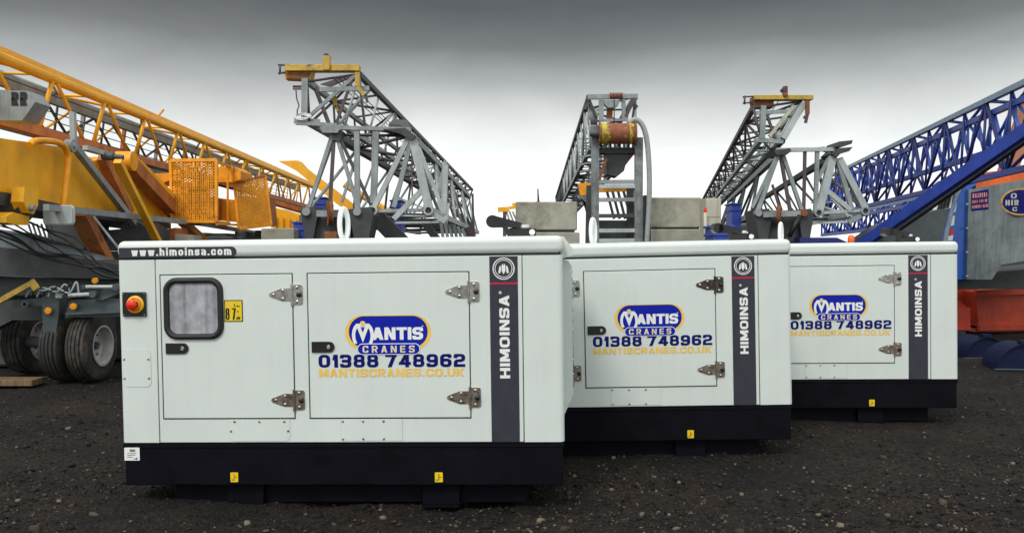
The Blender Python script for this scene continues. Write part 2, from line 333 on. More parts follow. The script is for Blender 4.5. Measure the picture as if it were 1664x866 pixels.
# ---------------------------------------------------------------- ground
GX0, GX1, GY0, GY1 = -7.5, 9, 2.2, 18
def ground_h(x, y):
    h = .018*np.sin(x*1.3+.7*np.sin(y*.9))+.014*np.sin(y*1.9+1.1*np.sin(x*.8))
    rt = np.sqrt((x-.6)**2+(y-2.0)**2)                     # curved wheel ruts in front of the sets
    for R in (2.75, 2.95, 3.3): h = h-(.026+.012*np.sin(np.arctan2(y-2.0, x-.6)*R*42))*np.exp(-((rt-R)/.07)**2)
    return h-.02
def build_ground():
    nx, ny = 330, 316
    xs = np.linspace(GX0, GX1, nx); ys = np.linspace(GY0, GY1, ny); Xg, Yg = np.meshgrid(xs, ys)
    Zg = ground_h(Xg, Yg)+rng.normal(0, .004, Xg.shape)
    edge = np.minimum.reduce([Xg-GX0, GX1-Xg, Yg-GY0, GY1-Yg]); Zg = Zg*np.clip(edge/1.0, 0, 1)
    vs_ = np.stack([Xg, Yg, Zg], -1).reshape(-1, 3).tolist()
    fs = [[j*nx+i, j*nx+i+1, (j+1)*nx+i+1, (j+1)*nx+i] for j in range(ny-1) for i in range(nx-1)]
    b = 1500; o = len(vs_); vs_ += [(-b, -b, 0), (b, -b, 0), (b, b, 0), (-b, b, 0)]
    c = [0, nx-1, ny*nx-1, (ny-1)*nx]
    bot = list(range(nx)); rt = [j*nx+nx-1 for j in range(ny)]; top = [(ny-1)*nx+i for i in range(nx-1, -1, -1)]; lf = [j*nx for j in range(ny-1, -1, -1)]
    fs += [[o, o+1]+bot[::-1], [o+1, o+2]+rt[::-1], [o+2, o+3]+top[::-1], [o+3, o]+lf[::-1]]
    me = bpy.data.meshes.new('ground'); me.from_pydata(vs_, [], fs); me.update()
    me.polygons.foreach_set('use_smooth', [True]*len(me.polygons))
    m = bpy.data.materials.new('dark_gravel'); m.use_nodes = True; t = m.node_tree; n = t.nodes; l = t.links; bb = n['Principled BSDF']
    tcn = n.new('ShaderNodeTexCoord')
    def noise(sc, det=8, ro=.6):
        q = n.new('ShaderNodeTexNoise'); q.inputs['Scale'].default_value = sc; q.inputs['Detail'].default_value = det; q.inputs['Roughness'].default_value = ro; l.new(tcn.outputs['Object'], q.inputs['Vector']); return q
    a = noise(1.1); b1 = noise(26, 10, .7)
    vo = n.new('ShaderNodeTexVoronoi'); vo.inputs['Scale'].default_value = 55; l.new(tcn.outputs['Object'], vo.inputs['Vector'])
    r1 = n.new('ShaderNodeValToRGB'); e = r1.color_ramp.elements; e[0].position = .35; e[0].color = (.0055, .0055, .0062, 1); e[1].position = .68; e[1].color = (.023, .0165, .012, 1); l.new(a.outputs['Fac'], r1.inputs[0])
    r2 = n.new('ShaderNodeValToRGB'); e = r2.color_ramp.elements; e[0].position = .35; e[0].color = (.45, .45, .47, 1); e[1].position = .7; e[1].color = (1.7, 1.6, 1.5, 1); l.new(b1.outputs['Fac'], r2.inputs[0])
    mu = n.new('ShaderNodeMix'); mu.data_type = 'RGBA'; mu.blend_type = 'MULTIPLY'; mu.inputs[0].default_value = 1; l.new(r1.outputs[0], mu.inputs[6]); l.new(r2.outputs[0], mu.inputs[7])
    sc = n.new('ShaderNodeSeparateColor'); l.new(vo.outputs['Color'], sc.inputs[0])
    r3 = n.new('ShaderNodeMapRange'); r3.inputs[1].default_value = .0; r3.inputs[2].default_value = 1; r3.inputs[3].default_value = .5; r3.inputs[4].default_value = 1.6; l.new(sc.outputs[0], r3.inputs[0])
    m2 = n.new('ShaderNodeMix'); m2.data_type = 'RGBA'; m2.blend_type = 'MULTIPLY'; m2.inputs[0].default_value = 1; l.new(mu.outputs[2], m2.inputs[6]); l.new(r3.outputs[0], m2.inputs[7])
    l.new(m2.outputs[2], bb.inputs['Base Color']); bb.inputs['Roughness'].default_value = .9; bb.inputs['Specular IOR Level'].default_value = .25
    bp = n.new('ShaderNodeBump'); bp.inputs['Strength'].default_value = .9; bp.inputs['Distance'].default_value = .02
    ad = n.new('ShaderNodeMath'); ad.operation = 'SUBTRACT'; l.new(b1.outputs['Fac'], ad.inputs[0]); l.new(vo.outputs['Distance'], ad.inputs[1]); l.new(ad.outputs[0], bp.inputs['Height']); l.new(bp.outputs[0], bb.inputs['Normal'])
    me.materials.append(m); o = bpy.data.objects.new('ground', me); COL.objects.link(o); tag(o, kind='structure')
build_ground()
def build_gravel():
    n = 95000
    Yp = 3.4+(rng.random(n)**1.9)*13; Xp = (rng.random(n)*2-1)*(Yp*.62)+.0
    clump = np.sin(Xp*2.1+np.sin(Yp*1.7)*2)+np.sin(Yp*2.7+np.sin(Xp*1.3)*2)+rng.normal(0, .9, n)
    keep = clump > -.9; Xp = Xp[keep]; Yp = Yp[keep]; n = len(Xp)
    size = np.clip(.0040*np.exp(rng.normal(0, .6, n)), .0018, .026)
    big = rng.random(n) < .012; size[big] *= 2.0
    cube = np.array([[x, y, z] for z in (-1, 1) for y in (-1, 1) for x in (-1, 1)], float)*.62
    cube[4:, :2] *= .75
    vv = cube[None]*(1+rng.normal(0, .28, (n, 8, 3)))
    an = rng.random(n)*6.283; c, s = np.cos(an), np.sin(an); sc = np.stack([1+rng.random(n)*.8, .8+rng.random(n)*.4, .45+rng.random(n)*.5], -1)
    vv = vv*sc[:, None]; xr = vv[..., 0]*c[:, None]-vv[..., 1]*s[:, None]; yr = vv[..., 0]*s[:, None]+vv[..., 1]*c[:, None]
    vv = np.stack([xr, yr, vv[..., 2]], -1)*size[:, None, None]
    vv[..., 0] += Xp[:, None]; vv[..., 1] += Yp[:, None]; vv[..., 2] += (ground_h(Xp, Yp)+size*.25)[:, None]
    q = np.array([[0, 2, 3, 1], [4, 5, 7, 6], [0, 1, 5, 4], [2, 6, 7, 3], [0, 4, 6, 2], [1, 3, 7, 5]])
    fs = (q[None]+(np.arange(n)*8)[:, None, None]).reshape(-1, 4)
    me = bpy.data.meshes.new('gravel'); me.vertices.add(n*8); me.vertices.foreach_set('co', vv.reshape(-1))
    me.loops.add(len(fs)*4); me.loops.foreach_set('vertex_index', fs.reshape(-1)); me.polygons.add(len(fs)); me.polygons.foreach_set('loop_start', np.arange(len(fs))*4)
    me.update(calc_edges=True); me.validate()
    at_ = me.attributes.new('tone', 'FLOAT', 'POINT'); at_.data.foreach_set('value', np.repeat(rng.random(n), 8).astype(np.float32))
    m = bpy.data.materials.new('loose_stone'); m.use_nodes = True; t = m.node_tree; nn = t.nodes; l = t.links; bb = nn['Principled BSDF']; bb.inputs['Roughness'].default_value = .85; bb.inputs['Specular IOR Level'].default_value = .3
    a = nn.new('ShaderNodeAttribute'); a.attribute_name = 'tone'; r = nn.new('ShaderNodeValToRGB'); e = r.color_ramp.elements
    st = [(0, (.005, .005, .006)), (.45, (.011, .009, .0085)), (.72, (.030, .020, .0135)), (.90, (.075, .054, .037)), (1, (.17, .14, .10))]
    while len(e) < len(st): e.new(.5)
    for el, (p, cc) in zip(e, st): el.position = p; el.color = (*cc, 1)
    l.new(a.outputs['Fac'], r.inputs[0]); l.new(r.outputs[0], bb.inputs['Base Color']); me.materials.append(m)
    o = bpy.data.objects.new('gravel', me); COL.objects.link(o); tag(o, 'loose dark brown stones scattered over the yard ground', 'gravel', kind='stuff')
build_gravel()

# ---------------------------------------------------------------- generator sets (local: x from the right end, z from the base, front y=0)
GL_, GW, ZB, ZS = 2.387, .92, .2327, 1.22
def make_generator():
    R = thing('generator_set', 'white enclosed generator standing nearest the camera, its window and red stop button in view', 'generator', (0, 0, 0), 'white enclosed generators parked in a staggered row')
    fr = lambda y=0: (V((0, y, 0)), X_, Z_)
    # base
    b = MB().box(-GL_+.012, 0-.012, .004, GW-.004, 0, ZB-.006, .008, 2); b.box(-GL_+.004, -.004, 0, GW, ZB-.03, ZB-.008, .003, 1)
    base = b.build('base_skid', BLACK, R)
    for cx, ya in ((-1.775, .002), (-.67, .002)):
        q = MB(); f = (V((cx, ya, .045)), X_, Z_)
        q.flat(rrect(-.021, .021, -.026, .026, .004), f, 0, .002); q.flat([(-.003, -.016), (.003, -.016), (.003, .018), (-.003, .018)], f, 1, .0008, .0022); q.flat([(.003, -.004), (.014, 0), (.014, .005), (.003, .002)], f, 1, .0008, .0022); q.flat([(-.015, -.018), (-.005, -.018), (-.005, -.010), (-.015, -.010)], f, 1, .0008, .0022)
        q.build('lift_label', [LABY, RUSTRED], base)
    q = MB(); f = (V((-2.332, -.0005, .172)), X_, Z_); q.flat(rrect(-.042, .042, -.035, .035, .003), f, 0, .002)
    xx = -.012
    for k in range(9):
        ww = random.choice((.0012, .0022, .003)); q.flat([(xx, .012), (xx+ww, .012), (xx+ww, .026), (xx, .026)], f, 1, .0006, .0022); xx += ww+.0016
    for k, wd in enumerate((.05, .044, .03)): q.flat([(-.026, .002-k*.010), (-.026+wd, .002-k*.010), (-.026+wd, .005-k*.010), (-.026, .005-k*.010)], f, 2, .0006, .0022)
    q.flat([(.012, -.030), (.018, -.030), (.018, -.021), (.012, -.024)], f, 1, .0006, .0022); q.flat([(.022, -.030), (.029, -.030), (.029, -.02), (.022, -.02)], f, 1, .0006, .0022)
    q.build('barcode_label', [STWHITE, KNOB, STEEL2], base)
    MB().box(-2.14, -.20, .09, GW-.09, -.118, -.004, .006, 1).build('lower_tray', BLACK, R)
    for cx in (-1.735, -.666): MB().box(cx-.1, cx+.1, .05, GW-.05, -.135, -.001, .004, 1).box(cx-.1, cx+.1, .044, .052, -.112, -.102).build('bearer', BLACK, R)
    # canopy
    MB().box(-GL_+.012, -.012, .010, GW-.010, ZB-.004, ZS+.02).build('inner_frame', SEAL, R)
    c = MB(); g = .0022
    def slab(x0, x1, r=.004): c.box(x0, x1, 0, .03, ZB, ZS-.003, r, 2)
    slab(-2.179+g, -.213-g)
    for (x0, x1) in ((-GL_, -2.179-g), (-.213+g, 0)):
        lft = x0 < -1
        # corner panel wrapping round the end, rounded upright edge
        r = .03; arc = [(math.cos(math.radians(a)), math.sin(math.radians(a))) for a in range(0, 91, 15)]
        if lft: out = [(x1, 0)]+[(x0+r-r*math.sin(math.radians(a)), r-r*math.cos(math.radians(a))) for a in range(0, 91, 15)]+[(x0, GW), (x0+.03, GW), (x0+.03, .03), (x1, .03)]
        else: out = [(x0, 0)]+[(x1-r+r*math.sin(math.radians(a)), r-r*math.cos(math.radians(a))) for a in range(0, 91, 15)]+[(x1, GW), (x1-.03, GW), (x1-.03, .03), (x0, .03)]
        c.prism([V((x, y, ZB)) for x, y in out], (0, 0, ZS-.003-ZB))
    c.box(-GL_+.03, -.03, GW-.03, GW, ZB, ZS-.003)
    canopy = c.build('canopy', WHITE, R)
    # louvred hood on the right end, sloped at its foot
    h = MB(); pr = [(0.001, .30), (.055, .42), (.055, 1.14), (.04, 1.165), (0.001, 1.17)]
    h.prism([V((x, .36, z)) for x, z in pr], (0, .5, 0))
    for k in range(9): h.lathe((.056, .375, .45+k*.083), (1, 0, 0), [(-.003, .006), (.003, .005), (.004, 0)], 8, 1)
    for k in range(11): h.box(.0545, .0585, .42, .80, .46+k*.06, .475+k*.06, 0, 1, 2)
    h.prism([V((x, .31, z)) for x, z in ((-.03, ZS+.094), (.010, ZS+.092), (.064, ZS+.018), (.064, ZS-.01), (.004, ZS-.03))], (0, .57, 0))
    h.build('end_hood', [WHITE, STEEL, SEAL], canopy)
    def plate(x0, x1, z0, z1, corners, screws, rad=.03):
        p = MB(); p.flat(rrect(x0-.0008, x1+.0008, z0-.0008, z1, rad, 6, corners), fr(), 2, .0006); p.flat(rrect(x0, x1, z0, z1, rad, 6, corners), fr(), 0, .0022)
        for sx, sz in screws: p.lathe((sx, -.002, sz), (0, -1, 0), [(0, .0065), (.004, .0055), (.0055, .003), (.0055, 0)], 10, 1)
        p.build('access_plate', [WHITE, STEEL2, GREY], canopy)
    plate(-2.373, -2.215, .535, .738, 'abcd', [(-2.361, .685), (-2.227, .685), (-2.361, .582), (-2.227, .582)])
    plate(-1.795, -1.465, .240, .355, 'ab', [(-1.765, .346), (-1.63, .346), (-1.495, .346), (-1.785, .295), (-1.475, .295)])
    plate(-1.19, -.86, .242, .355, '', [(-1.18, .346), (-1.07, .346), (-.96, .346), (-1.18, .252), (-1.07, .252), (-.96, .252)], .002)
    # emergency stop
    e = MB(); e.box(-2.358, -2.229, -.014, -.0005, .916, 1.046, .004, 2)
    for sx in (-2.350, -2.237):
        for sz in (.924, 1.038): e.lathe((sx, -.014, sz), (0, -1, 0), [(0, .004), (.002, .003), (.002, 0)], 8, 1)
    es = e.build('emergency_stop', [KNOB, STEEL], R)
    q = MB(); q.lathe((-2.284, -.014, .98), (0, -1, 0), [(0, .047), (.006, .047), (.010, .042), (.010, .02)], 36, 0)
    q.ring((-2.284, .98), .030, .034, fr(-.0245), 1)
    q.build('stop_collar', [mat('stop_yellow', (.85, .42, .01), .3, var=.1), REDLINE], es)
    q = MB(); q.lathe((-2.291, -.024, .98), (0, -1, 0), [(0, .016), (.012, .016), (.014, .027), (.024, .028), (.030, .022), (.032, 0)], 28); q.build('stop_button', RED, es)
    # doors
    def door(x0, x1, z0, z1):
        MBx = MB(); MBx.box(x0, x1, -.005, .003, z0, z1, .0025, 2); d = MBx.build('door', WHITE, R)
        MB().box(x0-.006, x1+.005, -.0016, .002, z0-.006, z1+.006).build('gasket', SEAL, d)
        return d
    ZD0, ZD1 = .3654, 1.1325
    d1 = door(-2.149, -1.438, ZD0, ZD1); d2 = door(-1.3516, -.4960, ZD0, ZD1)
    # window
    wf = MB(); o_ = rrect(-2.134, -1.808, .788, 1.121, .072, 8); i_ = rrect(-2.101, -1.841, .821, 1.088, .042, 8); n = len(o_)
    prof = [(0, -.004), (.10, -.018), (.5, -.024), (.9, -.018), (1, -.004)]
    vs_ = [V((a[0]+(b_[0]-a[0])*t, y, a[1]+(b_[1]-a[1])*t)) for t, y in prof for a, b_ in zip(o_, i_)]
    wf.add(vs_, [[j*n+k, j*n+(k+1) % n, (j+1)*n+(k+1) % n, (j+1)*n+k] for j in range(4) for k in range(n)], 0, True)
    wf.build('window_frame', SEAL, d1)
    MB().flat(rrect(-2.105, -1.837, .817, 1.092, .045, 8), fr(-.0055), 0, .002).build('window_pane', WIN, d1)
    # noise label
    q = MB(); f = (V((-1.755, -.0052, .94)), X_, Z_); q.flat(rrect(-.050, .050, -.058, .058, .004), f, 1, .0012); q.flat(rrect(-.045, .045, -.053, .053, .003), f, 0, .0008, .0014)
    text(q, '87', f, -.043, -.047, .056, .062, .0066, 1, .2, .0028, 1.35); q.ring((-.026, .030), .010, .015, f, 2, .0026, 18)
    text(q, 'L', f, .004, .022, .013, .017, .003, 1, lift=.0028); text(q, 'wa', f, .018, .022, .016, .011, .002, 1, .2, .0028); text(q, 'dB', f, .014, -.046, .022, .016, .0028, 1, .15, .0028)
    q.flat([(.013, -.022), (.034, -.022), (.030, -.010), (.017, -.010)], f, 2, .0006, .0024); q.ring((.0235, -.004), .003, .0055, f, 1, .0026, 14)
    q.build('noise_label', [LABY, KNOB, STYEL], d1)
    # latches
    for d, x0, x1, z in ((d1, -2.127, -2.004, .7415), (d2, -1.336, -1.214, .744)):
        q = MB(); q.flat(rrect(x0, x1, z-.0285, z+.0285, .0284, 8, 'bc'), fr(-.005), 0, .007)
        q.lathe((x1-.031, -.012, z), (0, -1, 0), [(0, .0095), (.003, .0095), (.004, .008), (.002, .006), (.002, 0)], 16, 1); q.build('latch', [KNOB, STEEL], d)
    # hinges
    for xe, zc, m in ((-1.438, 1.024, STEEL), (-1.438, .461, STEEL2), (-.496, 1.030, STEEL), (-.496, .471, STEEL2)):
        q = MB(); f = (V((xe, 0, zc)), X_, Z_)
        tri = [(-.004, -.034), (-.004, .034), (-.055, .034), (-.108, .014)]+[(-.110+.013*math.cos(a), .013*math.sin(a)) for a in (2.2, 2.8, 3.4, 4.0)]+[(-.108, -.014), (-.055, -.034)]
        q.flat(tri, (V((xe, -.0052, zc)), X_, Z_), 0, .003)
        q.flat(rrect(.004, .056, -.052, .052, .012, 5, 'bc'), f, 0, .006)
        q.tube([(xe, -.008, zc-.058), (xe, -.008, zc+.058)], .0065, 10, 0)
        for sx, sz in ((-.098, 0), (-.048, .022), (-.048, -.022)): q.lathe((xe+sx, -.008, zc+sz), (0, -1, 0), [(0, .008), (.003, .007), (.005, .003), (.005, 0)], 12, 1)
        for sx, sz in ((.028, .038), (.028, -.038)): q.lathe((xe+sx, -.006, zc+sz), (0, -1, 0), [(0, .008), (.003, .007), (.005, .003), (.005, 0)], 12, 1)
        hg = q.build('hinge', [m, STEEL], R)
        MB().lathe((xe+.040, -.006, zc), (0, -1, 0), [(0, .013), (.010, .0145), (.018, .012), (.021, .006), (.021, 0)], 18).build('hinge_knob', KNOB, hg)
    # company logo on the wide door
    f = (V((0, -.0052, 0)), X_, Z_)
    q = MB(); q.flat(rrect(-1.156, -.698, .727, .911, .0915, 12), f, 0, .0006); q.flat(rrect(-1.136, -.716, .739, .906, .0830, 12), f, 4, .0006, .0008); q.flat(rrect(-1.1335, -.7185, .7415, .9035, .0805, 12), f, 1, .0006, .0016)
    q.flat(rrect(-1.093, -.757, .701, .761, .0295, 10), f, 2, .0006, .0024); q.flat(rrect(-1.089, -.761, .705, .757, .0255, 10), f, 1, .0006, .0032)
    text(q, 'CRANES', f, -1.064, .7125, .278, .037, .0068, 3, .5, .0042)
    text(q, 'ANTIS', f, -1.012, .780, .272, .066, .0148, 2, .07, .0026)
    # swooping initial: two crescent arms and a V, a dot above
    def arm(sg):
        cx = -1.061; o1 = []; o2 = []
        for k in range(13):
            t = k/12; a = math.radians(58+t*170)
            o1.append((cx+sg*(-.024+.033*math.cos(a)*1.05), .805+.062*math.sin(a)-.0*t)); o2.append((cx+sg*(-.016+.029*math.cos(a)*1.0*(1-.06*t)+.004*t), .800+.050*math.sin(a)))
        for k in range(12): q.flat([o1[k], o1[k+1], o2[k+1], o2[k]], f, 2, .0005, .0026)
    arm(1); arm(-1)
    q.flat([(-1.099, .866), (-1.080, .866), (-1.061, .818), (-1.061, .766)], f, 2, .0005, .0032); q.flat([(-1.023, .866), (-1.042, .866), (-1.061, .818), (-1.061, .766)], f, 2, .0005, .0038)
    q.flat(circ(-1.061, .866, .0145, 20), f, 2, .0005, .0044); q.flat(circ(-1.061, .866, .012, 20), f, 0, .0005, .0052); q.ring((-.742, .851), .0022, .004, f, 2, .003, 12)
    q.build('company_logo', [STYEL, LBLUE, STWHITE, mat('cream_sticker', (.85, .76, .50), .4), NAVY], d2)
    for sl in ((0, 5), (6, 12)): text(MB(), '01388 748962', f, -1.302, .634, .783, .069, .0148, 0, .16, sel=sl).build('phone_lettering', NAVY, d2)
    text(MB(), 'MANTISCRANES.CO.UK', f, -1.300, .584, .775, .043, .0088, 0, .15).build('web_lettering', STYEL, d2)
    # stripe with emblem and upright lettering
    q = MB(); q.flat([(-.385, ZB+.002), (-.236, ZB+.002), (-.236, ZS-.006), (-.385, ZS-.006)], fr(), 0, .0012); q.flat([(-.385, 1.066), (-.236, 1.066), (-.236, 1.076), (-.385, 1.076)], fr(), 1, .0005, .0016)
    st = q.build('stripe', [STRIPE, REDLINE], R)
    q = MB(); f2 = (V((-.3105, -.0014, 1.149)), X_, Z_); q.ring((0, 0), .0525, .058, f2, 0, .0004); q.ring((0, 0), .043, .0465, f2, 0, .0004)
    for poly in ([(-.028, -.022), (-.018, -.026), (-.014, -.010), (-.014, .016), (-.022, .010)], [(.028, -.022), (.018, -.026), (.014, -.010), (.014, .016), (.022, .010)], [(-.010, -.012), (0, -.030), (.010, -.012), (.010, .018), (.003, .026), (0, .012), (-.003, .026), (-.010, .018)]): q.flat(poly, f2, 0, .0004, .0004)
    q.build('emblem', STWHITE, st)
    fv = (V((-.283, -.0014, .571)), Z_, -X_)
    q = text(MB(), 'HIMOINSA', fv, 0, 0, .438, .053, .0122, 0, .15); q.ring((.452, .047), .0035, .0075, fv, 0, .001, 14); q.build('stripe_lettering', STWHITE, st)
    # roof
    q = MB(); q.box(-GL_-.003, .006, -.0012, GW+.0012, ZS+.002, ZS+.098, .034, 6); rf_ = q.build('roof', WHITE, R)
    f = (V((0, -.0014, 0)), X_, Z_)
    q = MB(); q.flat(rrect(-2.374, -1.733, 1.2285, 1.283, .027, 8, 'bc'), f, 0, .0008); text(q, 'www.himoinsa.com', f, -2.305, 1.238, .545, .042, .0078, 1, .20, .0014); q.build('address_sticker', [STRIPE, STWHITE], rf_)
    # lifting eye: an upright white loop
    q = MB(); c0 = V((-1.265, .47, 1.40)); pts = []
    ax = V((math.cos(1.08), math.sin(1.08), 0))
    for k in range(25):
        a = 2*math.pi*k/24; pts.append(c0+ax*(.036*math.cos(a))+Z_*(.09*math.sin(a)))
    q.tube(pts, .015, 10, caps=False); q.build('lifting_eye', STWHITE, rf_)
    # exhaust outlet with rain flap
    q = MB(); q.box(-.30, -.17, .40, .52, ZS+.096, ZS+.145, .006, 2); q.lathe((-.235, .46, ZS+.145), (0, 0, 1), [(0, .05), (.012, .05), (.016, .044), (.016, 0)], 20, 1); ex = q.build('exhaust_outlet', [KNOB, STWHITE], rf_)
    q = MB(); M = Matrix.Translation((-.26, .46, ZS+.165)) @ Matrix.Rotation(.10, 4, 'Y')
    b2 = MB(); b2.lathe((-.135, -.07, .005), (0, 1, 0), [(0, 0), (0, .036), (.14, .036), (.14, 0)], 24); b2.prism([V((-.13, -.07, .039)), V((.03, -.07, .012)), V((.03, -.07, -.014)), V((-.13, -.07, -.030))], (0, .14, 0))
    b2.prism([V((-.085, -.075, -.01)), V((-.055, -.075, -.012)), V((0.02, -.075, -.085)), V((-.03, -.075, -.085))], (0, .012, 0))
    b2.v = [M @ v for v in b2.v]; b2.build('rain_flap', KNOB, rf_)
    MB().box(-.19, -.145, .388, .40, ZS+.098, ZS+.140, .002, 1).lathe((-.168, .388, ZS+.119), (0, -1, 0), [(0, .017), (.006, .016), (.008, 0)], 18, 1).build('exhaust_bracket', [KNOB, STWHITE], rf_)
    return R
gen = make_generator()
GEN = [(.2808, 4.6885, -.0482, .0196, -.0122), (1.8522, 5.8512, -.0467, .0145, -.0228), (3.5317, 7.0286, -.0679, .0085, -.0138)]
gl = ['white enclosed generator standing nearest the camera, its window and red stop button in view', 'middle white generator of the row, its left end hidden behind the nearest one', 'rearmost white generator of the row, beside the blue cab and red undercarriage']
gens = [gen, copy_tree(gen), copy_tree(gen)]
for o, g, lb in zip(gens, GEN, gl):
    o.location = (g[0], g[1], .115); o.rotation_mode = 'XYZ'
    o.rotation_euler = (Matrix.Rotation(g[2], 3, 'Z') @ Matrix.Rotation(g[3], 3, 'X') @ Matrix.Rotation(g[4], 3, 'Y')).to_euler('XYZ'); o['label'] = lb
dark = [c for c in gens[1].children if c.name.startswith('hinge')][2]      # one hinge of the middle set is darker
dark.material_slots[0].link = 'OBJECT'; dark.material_slots[0].material = mat('dark_chrome', (.16, .14, .12), .25, 1, var=.6, scale=30)
for ch in list(gen.children):                 # a small metal cap on the nearest set's roof only
    if ch.name.startswith('roof'):
        MB().lathe((-1.86, .5, ZS+.097), (0, 0, 1), [(0, .040), (.05, .040), (.055, .046), (.066, .046), (.068, .040), (.068, 0)], 24).build('vent_cap', SLATE, ch)

# ---------------------------------------------------------------- lattice booms
def lattice(part, near, d, L, n, rc, rb, mch, mbr, shape='tube', cap=95, taper=1.0, faces=((0, 1), (1, 3), (3, 2), (2, 0)), cross=True):
    """four-chord truss from the near corners (top left, top right, bottom left, bottom right) along d"""
    near = [V(p) for p in near]; d = V(d).normalized(); cen = sum(near, V())/4
    def pt(i, t):
        k = 1+(taper-1)*t; return cen+(near[i]-cen)*k+d*(L*t)
    mch = mch if isinstance(mch, (list, tuple)) else [mch]*4
    for i in range(4):
        m = MB()
        if shape == 'tube': m.tube([pt(i, 0), pt(i, 1)], rc, 10)
        else: m.beam(pt(i, 0), pt(i, 1), rc*2)
        m.build('chord', mch[i], part)
    cnt = 0; far = MB()
    mbl = mbr if isinstance(mbr, (list, tuple)) else [mbr]*4
    def br(a, b, r, m_):
        nonlocal cnt
        cnt += 1
        if cnt <= cap: MB().tube([a, b], r, 7).build('brace', m_, part)
        else: far.tube([a, b], r, 6)
    for k in range(n):
        for fi, (a, b) in enumerate(faces):
            t0, t1 = k/n, (k+1)/n
            p, q = (a, b) if (k+fi) % 2 else (b, a)
            br(pt(p, t0), pt(q, t1), rb, mbl[fi])
            if cross or k % 2 == 0: br(pt(a, t0), pt(b, t0), rb*.85, mbl[fi])
    for fi, (a, b) in enumerate(faces): br(pt(a, 1), pt(b, 1), rb, mbl[fi])
    if far.v: tag(far.build('far_lacing', mbl[0], part), kind='stuff')
    return pt
def expanded(mb, c00, c10, c01, c11, nu, nv, t):
    """diamond mesh between four corners"""
    c00, c10, c01, c11 = map(V, (c00, c10, c01, c11)); nrm = (c10-c00).cross(c01-c00).normalized()*t*.5
    def p(u, v): return (c00*(1-u)+c10*u)*(1-v)+(c01*(1-u)+c11*u)*v
    for j in range(nv):
        for i in range(nu):
            A = p((i+.5)/nu, j/nv); B = p((i+1)/nu, (j+.5)/nv); Cc = p((i+.5)/nu, (j+1)/nv); Dd = p(i/nu, (j+.5)/nv)
            for a, b in ((A, B), (B, Cc), (Cc, Dd), (Dd, A)):
                e = (b-a).normalized().cross(nrm.normalized())*t*.5
                mb.add([a-e, a+e, b+e, b-e, a-e+nrm, a+e+nrm, b+e+nrm, b-e+nrm], [[0, 1, 2, 3], [4, 5, 6, 7], [0, 1, 5, 4], [2, 3, 7, 6]])

